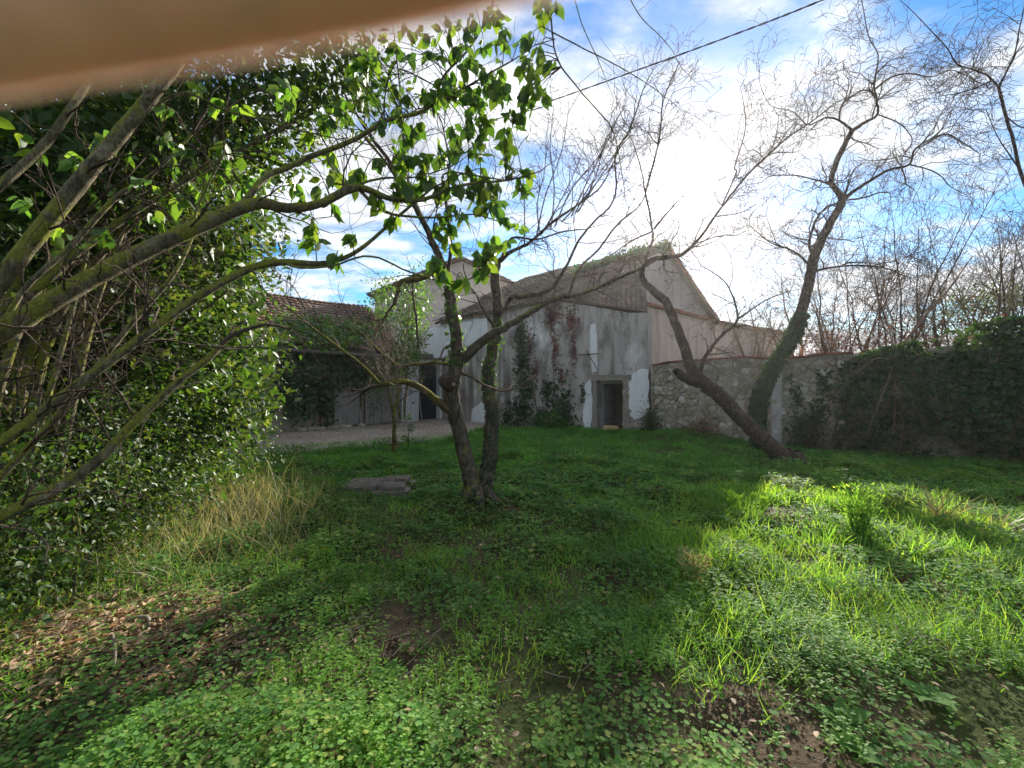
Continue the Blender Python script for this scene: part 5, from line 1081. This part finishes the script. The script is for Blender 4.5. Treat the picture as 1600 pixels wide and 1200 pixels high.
# ---- round leaved ground cover
x, y = sample(160000, 1.2, 9.0, 1.3); cl = fbm(NA, x*2.3, y*2.3); k = rg.rand(len(x)) < np.clip((cl-.30)*4.5, .06, 1)*(1-.93*soil_m(x, y))*(1-.8*litter_m(x, y)); x, y = x[k], y[k]; n = len(x)
hgt_ = (.015+.19*np.clip(fbm(NA, x*2.3, y*2.3)-.36, 0, 1)*2)*rg.uniform(.25, 1.1, n); pos = np.column_stack([x, y, gz(x, y)+hgt_]); ax = flat_ax(n, .1)
link('ground_cover', inst_mesh('ground_cover', L_ROUND, pos, ax, up_n(n, .45), (.011+.032*rg.rand(n)**1.4)*np.clip(y/3.2, .8, 1.9), M['clover']), label='carpet of small round dark green leaves over the lawn', cat='ground cover', kind='stuff')
# ---- upright feathery sprigs
x, y = sample(17500, 1.25, 6.0, 1.5); cl = fbm(NB, x*1.6, y*1.6); k = rg.rand(len(x)) < np.clip((cl-.42)*6, .03, 1)*(1-.9*soil_m(x, y))*(1-.9*litter_m(x, y))*(.6+.4*np.clip(bright(x, y)+.4*(y < 3), 0, 1)); x, y = x[k], y[k]; n = len(x)
per = 11; hs = rg.uniform(.05, .17, n); j = np.tile(np.arange(per), n); X = np.repeat(x, per); Y = np.repeat(y, per); Hh = np.repeat(hs, per); tilt = np.repeat(rg.normal(size=(n, 2))*.25, per, 0)
zf = (j+.5)/per; pos = np.column_stack([X+tilt[:, 0]*zf*Hh, Y+tilt[:, 1]*zf*Hh, gz(X, Y)+Hh*zf]); th = j*2.4+rg.rand(n*per); ax = np.column_stack([np.cos(th), np.sin(th), .35+0*th])
link('weed_sprigs', inst_mesh('weed_sprigs', L_KITE, pos, ax, up_n(n*per, .3), (.038-.018*zf)*rg.uniform(.7, 1.25, n*per), M['sprig']), label='bright green feathery weed sprigs standing among the round leaves', cat='weeds', kind='stuff')
# ---- lawn grass
def blades(nm, lab, x, y, h, mat, wmul=1.0, lean=.35, wind=(0, 0)):
    n = len(x); pos = np.column_stack([x, y, gz(x, y)-.01]); ax = np.column_stack([rg.normal(size=n)*lean+wind[0], rg.normal(size=n)*lean+wind[1], np.ones(n)]); nr = flat_ax(n, 0)
    link(nm, inst_mesh(nm, L_BLADE, pos, ax, nr, h, mat, wid=np.clip(.22*wmul*np.clip(y/3.5, .7, 2.4), .1, 1.0)*rg.uniform(.7, 1.3, n)), label=lab, cat='grass', kind='stuff')
x, y = sample(100000, 2.0, 9.0, 1.15); cl = fbm(NC, x*1.5, y*1.5); k = rg.rand(len(x)) < np.clip((cl-.36)*5, .10, 1)*(1-.95*soil_m(x, y))*(1-.85*litter_m(x, y))*np.clip((y-1.2)/2.2, .25, 1); x, y = x[k], y[k]
blades('lawn_grass', 'short lush lawn grass growing through the ground cover', x, y, rg.uniform(.04, .115, len(x)), M['grass'], 1.1, .5)
x, y = sample(75000, 7.5, 14.5, .8); k = (rg.rand(len(x)) < .9-.7*soil_m(x, y)); x, y = x[k], y[k]; n = len(x); h2 = fbm(NA, x*1.2, y*1.2)
blades('far_grass', 'thick green grass below the cottage front and the stone wall', x, y, rg.uniform(.06, .17, n)*(.6+.8*h2), M['grass_far'], 1.0, .5)
x, y = sample(60000, 5.5, 14.5, .85); n = len(x); cl = fbm(NA, x*1.2, y*1.2); pos = np.column_stack([x, y, gz(x, y)+(.02+.14*cl)*rg.uniform(.3, 1, n)])
link('nettle_cover', inst_mesh('nettle_cover', L_KITE, pos, flat_ax(n, .2), up_n(n, .5), rg.uniform(.04, .085, n), M['grass_far']), label='leafy green nettles in front of the cottage and wall', cat='ground cover', kind='stuff')
# ---- long bright grass on the sunny side
cs = [(3.3, 6.1), (2.9, 5.6), (1.6, 3.5), (2.2, 4.1), (4.4, 5.4), (3.4, 4.3), (2.4, 3.2), (4.9, 4.6), (3.9, 3.6), (1.7, 4.4), (1.2, 2.6), (2.9, 2.6), (5.6, 5.6), (2.6, 5.0), (3.6, 5.9), (1.35, 3.9)]
xs_ = []; ys_ = []
for (a_, b_) in cs: m_ = 650; xs_.append(a_+rg.normal(size=m_)*.32); ys_.append(b_+rg.normal(size=m_)*.24)
x = np.concatenate(xs_); y = np.concatenate(ys_); k = soil_m(x, y) < .5; x, y = x[k], y[k]
blades('long_grass', 'long bright sunlit grass on the right side of the lawn', x, y, rg.uniform(.08, .24, len(x)), M['grass'], .9, .55)
# ---- dry straw coloured grass in front of the shrubs
x = -3.35+rg.normal(size=2300)*.6; y = 4.7+(x+3.35)*-.6+rg.normal(size=2300)*.7; k = (x < -1.9); x, y = x[k], y[k]
blades('dry_grass', 'tall dry straw coloured grass in front of the evergreen shrubs', x, y, rg.uniform(.12, .48, len(x))*np.where(rg.rand(len(x)) < .1, 1.7, 1), M['straw'], .5, .45)
x = -1.9+rg.normal(size=260)*.5; y = 4.3+rg.normal(size=260)*.5; blades('dry_grass_tufts', 'scattered straw tufts in the lawn between slab and shrubs', x, y, rg.uniform(.12, .4, 260), M['straw'], .55, .35)
# ---- leaf litter
n = 11000; x = -2.35+rg.normal(size=n)*.85; y = 2.55+rg.normal(size=n)*.5; k = rg.rand(n) < litter_m(x, y)+.03; x, y = x[k], y[k]; n = len(x); pos = np.column_stack([x, y, gz(x, y)+rg.uniform(.004, .05, n)])
link('leaf_litter', inst_mesh('leaf_litter', L_OV, pos, flat_ax(n, .15), up_n(n, .8), rg.uniform(.025, .075, n), M['litter'], wid=rg.uniform(.015, .055, n)), label='heap of fallen brown leaves under the left shrubs', cat='leaf litter', kind='stuff')
x, y = sample(1500, 1.3, 7, 1.4); n = len(x); pos = np.column_stack([x, y, gz(x, y)+rg.uniform(.004, .07, n)])
link('scattered_leaves', inst_mesh('scattered_leaves', L_OV, pos, flat_ax(n, .1), up_n(n, .5), rg.uniform(.018, .045, n), M['litter']), label='single dead leaves scattered through the lawn', cat='leaf litter', kind='stuff')
# ---- thin dry stalks lying about
tb = TB(); n = 1330
for k in range(n):
    if k < 1150: x0 = -2.35+rg.normal()*.85; y0 = 2.5+rg.normal()*.5
    else: x0 = rg.uniform(-2.5, 3.6); y0 = rg.uniform(1.5, 3.4)
    a_ = rg.uniform(0, 6.28) if k > 700 else rg.normal()*.5+.6; l_ = rg.uniform(.04, .18); p_ = np.array([[x0+math.cos(a_)*l_*t, y0+math.sin(a_)*l_*t+rg.normal()*.014, 0] for t in (0, .5, 1)]); p_[:, 2] = gz(p_[:, 0], p_[:, 1])+.02+rg.uniform(0, .03); tb.tube(p_, [.0025, .002, .0015], 3)
link('dry_stalks', tb.mesh('dry_stalks', M['twig_pale']), label='thin dry stalks strewn over the soil and litter', cat='stalks', kind='stuff')
# small clods on bare soil
n = 5000; i = rg.randint(0, len(SOIL), n); S_ = np.array(SOIL)[i]; x = S_[:, 0]+rg.normal(size=n)*S_[:, 2]*.7; y = S_[:, 1]+rg.normal(size=n)*S_[:, 3]*.7
link('soil_crumbs', inst_mesh('soil_crumbs', L_STONE, np.column_stack([x, y, gz(x, y)]), flat_ax(n), up_n(n, .3), rg.uniform(.006, .026, n), M['soil'], smooth=False), label='crumbs of dark earth on the bare patches', cat='soil', kind='stuff')

# ================================================================== single plants
def weed(px, py, n, h, spread, label, mat, seed, fine=True):
    rng = np.random.RandomState(seed); b_ = ground_base(px, py); o = thing('tall_weed', label, 'weed', (b_[0], b_[1], float(gz(*b_)))); tb = TB(); pos = []; axs = []
    for k in range(n):
        a_ = rng.uniform(0, 6.28); r_ = rng.rand()*spread; e = np.array([b_[0]+math.cos(a_)*r_, b_[1]+math.sin(a_)*r_, h*rng.uniform(.6, 1.1)]); q = np.array([b_[0]+rng.normal()*.04, b_[1]+rng.normal()*.04, 0.0]); pts, rs = spline(np.array([q, (q+e)/2+np.array([0, 0, .06]), e]), np.array([.004, .003, .0015]), 4); tb.tube(pts, rs, 3)
        for t_ in rng.uniform(.15, 1, 26): i = int(t_*(len(pts)-1)); pos.append(pts[i]+rng.normal(size=3)*.008); axs.append(np.array([math.cos(a_+rng.normal()), math.sin(a_+rng.normal()), .9]))
    link('stalks', tb.mesh('stalks', M['sprig']), o, kind='stuff'); pos = np.array(pos); m_ = len(pos); link('leaves', inst_mesh('leaves', L_KITE, pos, np.array(axs), rnd_unit(rng, m_), rng.uniform(.025, .06, m_), mat, wid=rng.uniform(.012, .03, m_)), o, kind='stuff')
weed(1345, 850, 60, .62, .24, 'tall feathery dark green weed clump on the sunny right side of the lawn', M['grass'], 301)
weed(1145, 800, 18, .24, .22, 'small bright yellow green weed clump catching the sun below the leaning tree', M['sprig'], 302)
weed(1190, 800, 12, .2, .15, 'tiny bright weed tuft beside the yellow green clump', M['sprig'], 303)
weed(1085, 925, 16, .3, .14, 'reddish green weed tuft at the border of sun and shade', M['straw'], 304)
def tuft(px, py, n, h, label, seed, mat='grass', lean=.55):
    rng = np.random.RandomState(seed); b_ = ground_base(px, py); o = thing('grass_tuft', label, 'grass', (b_[0], b_[1], float(gz(*b_)))); pos = np.column_stack([b_[0]+rng.normal(size=n)*.05, b_[1]+rng.normal(size=n)*.05, np.full(n, float(gz(*b_))-.01)]); ax = np.column_stack([rng.normal(size=n)*lean, rng.normal(size=n)*lean, np.ones(n)]); nr = np.column_stack([-ax[:, 0], -ax[:, 1], np.full(n, .3)])+rnd_unit(rng, n)*.4
    link('blades', inst_mesh('blades', L_BLADE, pos, ax, -nr, h*rng.uniform(.6, 1.15, n), M[mat], wid=rng.uniform(.25, .5, n)), o, kind='stuff')
tuft(1470, 815, 60, .55, 'tall arching grass tuft in front of the ivy mantle', 311, 'straw')
tuft(1560, 830, 40, .42, 'loose pale grass tuft beside the tall arching one', 312, 'straw', .8)
tuft(1430, 880, 50, .3, 'arching green grass tuft right of the feathery weed', 313)
tuft(1120, 890, 40, .32, 'upright fresh grass tuft near the reddish weed', 314, 'grass', .3)
tuft(480, 805, 36, .3, 'yellowed grass tuft in the lawn near the concrete slab', 315, 'straw', .4)
# broad leaved dock plants
def dock(px, py, n, ln, label, seed):
    rng = np.random.RandomState(seed); b_ = ground_base(px, py); z_ = float(gz(*b_)); o = thing('dock_plant', label, 'plant', (b_[0], b_[1], z_)); a_ = np.arange(n)*2.4+rng.rand(n)*.5; ax = np.column_stack([np.cos(a_), np.sin(a_), rng.uniform(.25, .9, n)]); pos = np.tile([b_[0], b_[1], z_+.03], (n, 1)); nr = np.tile([0, 0, 1.], (n, 1))+rnd_unit(rng, n)*.25; leaf_objects('leaf', L_FINE, pos, ax, nr, ln*rng.uniform(.7, 1.1, n), M['clover'], o)
dock(1450, 1098, 8, .13, 'broad leaved dock rosette on the dark soil', 321); dock(1318, 1140, 7, .13, 'broad grey green dock rosette among the round leaves', 322); dock(1335, 1185, 6, .10, 'small flat dock rosette with pale broad leaves', 323); dock(600, 1085, 6, .12, 'dock rosette beside the bare earth patch', 324); dock(310, 1010, 6, .12, 'dock rosette in the fallen brown leaves', 325)
# seedling on the lane edge
rgs = np.random.RandomState(331); b_ = ground_base(637, 705); o = thing('seedling', 'small leafy seedling standing on the lane beside the sapling', 'plant', (b_[0], b_[1], float(gz(*b_)))); tb = TB(); tb.tube([[b_[0], b_[1], 0], [b_[0]+.02, b_[1], .4], [b_[0], b_[1], .75]], [.012, .01, .005], 5); link('stem', tb.mesh('stem', M['bark_moss']), o); n = 26
link('leaves', inst_mesh('leaves', L_OV, np.column_stack([np.full(n, b_[0]), np.full(n, b_[1]), rgs.uniform(.15, .8, n)]), np.column_stack([rgs.normal(size=(n, 2)), rgs.uniform(-.2, .5, n)]), rnd_unit(rgs, n)*.4+np.array([0, 0, 1.]), rgs.uniform(.12, .2, n), M['ivy_lit']), o, kind='stuff')
# weeds fringe along the lane edge
n = 2600; x = rg.uniform(-7, -1.3, n); y = np.interp(x, [-9, -6.3, -3.8, -1.9], [7.6, 8.9, 10.2, 11.5])+rg.normal(size=n)*.12-.1; link('lane_weeds', inst_mesh('lane_weeds', L_KITE, np.column_stack([x, y, gz(x, y)+rg.uniform(.02, .2, n)]), flat_ax(n, .3), up_n(n, .5), rg.uniform(.05, .1, n), M['grass_far']), label='ragged weeds along the edge of the gravel lane', cat='weeds', kind='stuff')
# dark bushes at the foot of the stone wall
for i, (px, py, rx, rz_, lab) in enumerate(((1018, 655, .35, .45, 'dry dark bush at the corner of cottage and stone wall'), (1100, 664, .55, .34, 'dead brown bush at the foot of the stone wall under the leaning tree'), (1262, 690, .5, .35, 'low ivy bush at the foot of the stone wall past the gnarled tree'), (872, 672, .6, .3, 'soft green weeds heaped at the foot of the cottage front'))):
    rgs = np.random.RandomState(340+i); c = (wpt(max(.15, wal(px, py)[0]), 0, .3) if i != 3 else fpt(fac(px, py)[0], 0, .35)); o = thing('bush', lab, 'bush', c); n = 900; pos = c+np.abs(rgs.normal(size=(n, 3)))*np.array([0, 0, rz_])+rgs.normal(size=(n, 3))*np.array([rx*.5, .15, 0]); tb = TB()
    for k in range(40): e = c+np.array([rgs.normal()*rx*.6, rgs.normal()*.2, rz_*rgs.uniform(.6, 2)]); tb.tube(spline(np.array([c, (c+e)/2+rgs.normal(size=3)*.06, e]), np.array([.008, .006, .003]), 3)[0], .005, 3)
    link('twigs', tb.mesh('twigs', M['twig_red']), o, kind='stuff'); link('leaves', inst_mesh('leaves', L_KITE, pos, rnd_unit(rgs, n), rnd_unit(rgs, n)+np.array([0, 0, .6]), rgs.uniform(.04, .1, n), M['ivy' if i == 2 else 'grass_far' if i == 3 else 'litter' if i == 1 else 'ivy']), o, kind='stuff')

# ================================================================== slab, stick, cable
def mk_slab():
    s = MN('old_concrete'); v = s.coord('Object'); n = s.noise(8, 6, .7, v); w = s.n('ShaderNodeTexWave'); w.inputs['Scale'].default_value = 3.2; w.inputs['Distortion'].default_value = 3; s.l(v, w.inputs['Vector']); return s.fin(s.ramp(n, [(.3, (.09, .078, .066)), (.5, (.17, .145, .122)), (.75, (.25, .215, .185))]), .93, n, .8, .02, .1)
M['slab'] = mk_slab()
b_ = ground_base(590, 765); zs = float(max(gz(b_[0]+dx, b_[1]+dy) for dx in (-.4, 0, .4) for dy in (-.3, 0, .3)))-.07; sl = thing('well_cover', 'cracked brown concrete well cover lying flat in the grass', 'cover', (b_[0], b_[1], zs)); rgs = np.random.RandomState(351)
Rz = lambda a: np.array([[math.cos(a), -math.sin(a), 0], [math.sin(a), math.cos(a), 0], [0, 0, 1]])
tb = TB(); tb.box([b_[0], b_[1], zs+.0], .52, .36, .07, Rz(.08)); link('curb', tb.mesh('curb', M['slab'], False), sl)
for (x0, x1, y0, y1, dz, tlt) in ((-.46, .06, -.30, .30, .0, .03), (.075, .44, -.28, .04, .004, -.03), (.07, .45, .055, .31, .012, .05)):
    V = np.array([[x0, y0, 0], [x1, y0, 0], [x1, y1, 0], [x0, y1, 0]], float)+np.column_stack([rgs.uniform(-.03, .03, (4, 2)), np.zeros(4)]); T_ = V.copy(); T_[:, 2] = .055+V[:, 0]*tlt; V[:, 2] = V[:, 0]*tlt-.005; VV = (np.vstack([V, T_]) @ Rz(.08).T)+np.array([b_[0], b_[1], zs+.078+dz]); tb = TB(); tb.raw(VV, [[3, 2, 1, 0], [4, 5, 6, 7], [0, 1, 5, 4], [1, 2, 6, 5], [2, 3, 7, 6], [3, 0, 4, 7]]); link('slab_piece', tb.mesh('slab_piece', M['slab'], False), sl)
    n_ = int((x1-x0)/.055)
    tb = TB()
    for k in range(n_): xx = x0+.03+k*.055; q = np.array([[xx, y0+.03, .062+xx*tlt], [xx, y1-.03, .062+xx*tlt]]) @ Rz(.08).T+np.array([b_[0], b_[1], zs+.078+dz]); tb.tube(q, [.012, .012], 4)
    link('ribs', tb.mesh('ribs', M['slab'], False), sl, kind='stuff')
def stick(pp, rs, label, mat, seed):
    rgs = np.random.RandomState(seed); pts = []
    for (px, py, h) in pp: g = ground_base(px, py); pts.append([g[0], g[1], float(gz(*g))+h])
    pts, rr = spline(np.array(pts), np.array(rs), 5); tb = TB(); tb.tube(pts, rr, 7, .12, rgs); link('fallen_branch', tb.mesh('fallen_branch', M[mat]), label=label, cat='branch')
stick([(165, 1108, .05), (195, 1130, .05), (222, 1150, .04)], [.018, .02, .014], 'short dark rotten branch lying in the round leaves', 'bark_dark', 361)
stick([(155, 1160, .04), (180, 1142, .05), (205, 1140, .05)], [.008, .008, .005], 'thin pale stick crossing the rotten branch', 'twig_pale', 362)
stick([(176, 1025, .06), (180, 1050, .06), (178, 1065, .04)], [.008, .008, .006], 'curved grey stick on the brown leaf heap', 'twig_pale', 363)
stick([(200, 985, .05), (230, 990, .06), (233, 1002, .05)], [.010, .010, .007], 'bent pale stick in the upper part of the leaf heap', 'twig_pale', 364)
stick([(1415, 1030, .04), (1440, 1025, .06), (1475, 1032, .05)], [.005, .005, .003], 'thin curved twig on the dark soil by the dock', 'twig_pale', 365)
# twisted overhead cable
tb_pts, _ = spline(np.array([P(430, 268, 15), P(780, 185, 8.5), P(860, 158, 7.6), P(1000, 108, 6.4), P(1150, 53, 5.6), P(1285, 0, 5.0), P(1500, -95, 4.3), P(1900, -290, 3.6)]), np.ones(8), 24)
cab = thing('overhead_cable', 'twisted black overhead cable crossing the sky above the cottage', 'cable', tuple(tb_pts[0]))
for ph in (0, math.pi):
    t_ = np.arange(len(tb_pts))*.9+ph; q = tb_pts+np.column_stack([np.zeros(len(t_)), np.cos(t_), np.sin(t_)])*.006; tb = TB(); tb.tube(q, .0068, 5); link('strand', tb.mesh('strand', M['cable']), cab)

# ================================================================== photographer's hand, finger across the top of the lens
def mk_skin():
    s = MN('skin'); n = s.noise(300, 4, .6, s.coord('Object')); m = s.fin(s.ramp(n, [(.3, (.74, .54, .43)), (.7, (.84, .65, .54))]), .5, n, .2, .0005, .4)
    p = [k for k in s.t.nodes if k.type == 'BSDF_PRINCIPLED'][0]; p.inputs['Subsurface Weight'].default_value = .8; p.inputs['Subsurface Radius'].default_value = (1.0, .45, .25); p.inputs['Subsurface Scale'].default_value = .006
    return m
M['skin'] = mk_skin()
import bmesh
tb = TB(); Z = H0
def fing(pts, rs): p_, r_ = spline(np.array(pts, float)+np.array([0, 0, Z]), np.array(rs), 6); tb.tube(p_, r_, 14); bm_caps.append((p_[-1], r_[-1])); bm_caps.append((p_[0], r_[0]))
bm_caps = []
fing([(-.120, .012, .012), (-.085, .024, .020), (-.045, .031, .0315), (-.010, .031, .0365), (.020, .030, .0415)], [.0115, .0096, .0084, .0078, .0066])      # index across the lens
fing([(-.126, -.002, .030), (-.100, .006, .052), (-.072, .004, .060), (-.056, -.012, .057)], [.0115, .0098, .0088, .0072])    # middle, curled
fing([(-.132, -.014, .042), (-.112, -.012, .066), (-.088, -.018, .070), (-.078, -.032, .062)], [.0108, .0092, .0084, .0068])
fing([(-.138, -.028, .050), (-.126, -.032, .070), (-.106, -.038, .072), (-.098, -.048, .064)], [.0095, .0080, .0072, .0060])
fing([(-.155, -.018, -.018), (-.125, -.032, -.034), (-.095, -.040, -.036), (-.068, -.042, -.030)], [.0150, .0120, .0102, .0082])     # thumb from the side of the palm
fing([(-.124, .006, .016), (-.165, -.035, .0), (-.200, -.075, -.03)], [.016, .021, .026]); fing([(-.136, -.024, .044), (-.170, -.050, .02), (-.202, -.080, -.028)], [.014, .021, .026])
fing([(-.202, -.078, -.03), (-.235, -.125, -.09), (-.285, -.20, -.21), (-.33, -.27, -.32)], [.027, .030, .036, .042])
for c, r in bm_caps:
    bm = bmesh.new(); bmesh.ops.create_uvsphere(bm, u_segments=12, v_segments=8, radius=r); V_ = np.array([v.co for v in bm.verts])+c; fq = [[v.index for v in f.verts] for f in bm.faces]; bm.free(); tb.raw(V_, [f for f in fq if len(f) == 4], [f for f in fq if len(f) == 3])
hand_me = tb.mesh('hand', M['skin']); hand = link('person', hand_me, label="hand of the person taking the picture, index finger stretched past the lens", cat='person')
md = hand.modifiers.new('remesh', 'REMESH'); md.mode = 'VOXEL'; md.voxel_size = .0016; md.use_smooth_shade = True
ms = hand.modifiers.new('smooth', 'SMOOTH'); ms.factor = .6; ms.iterations = 6

# ================================================================== thin volume added to imitate lens glare near the sun
hz = MN('glare_haze'); pv = hz.n('ShaderNodeVolumePrincipled'); pv.inputs['Color'].default_value = (1, .97, .95, 1); pv.inputs['Density'].default_value = .00055; pv.inputs['Anisotropy'].default_value = .78; hz.l(pv.outputs[0], hz.o.inputs['Volume'])
tb = TB(); tb.box([0, 8, 4.75], 900, 900, 6.75); hob = link('glare_haze', tb.mesh('glare_haze', hz.m, False), label='added thin volume imitating lens glare in the air over the garden', cat='glare_haze', kind='stuff')
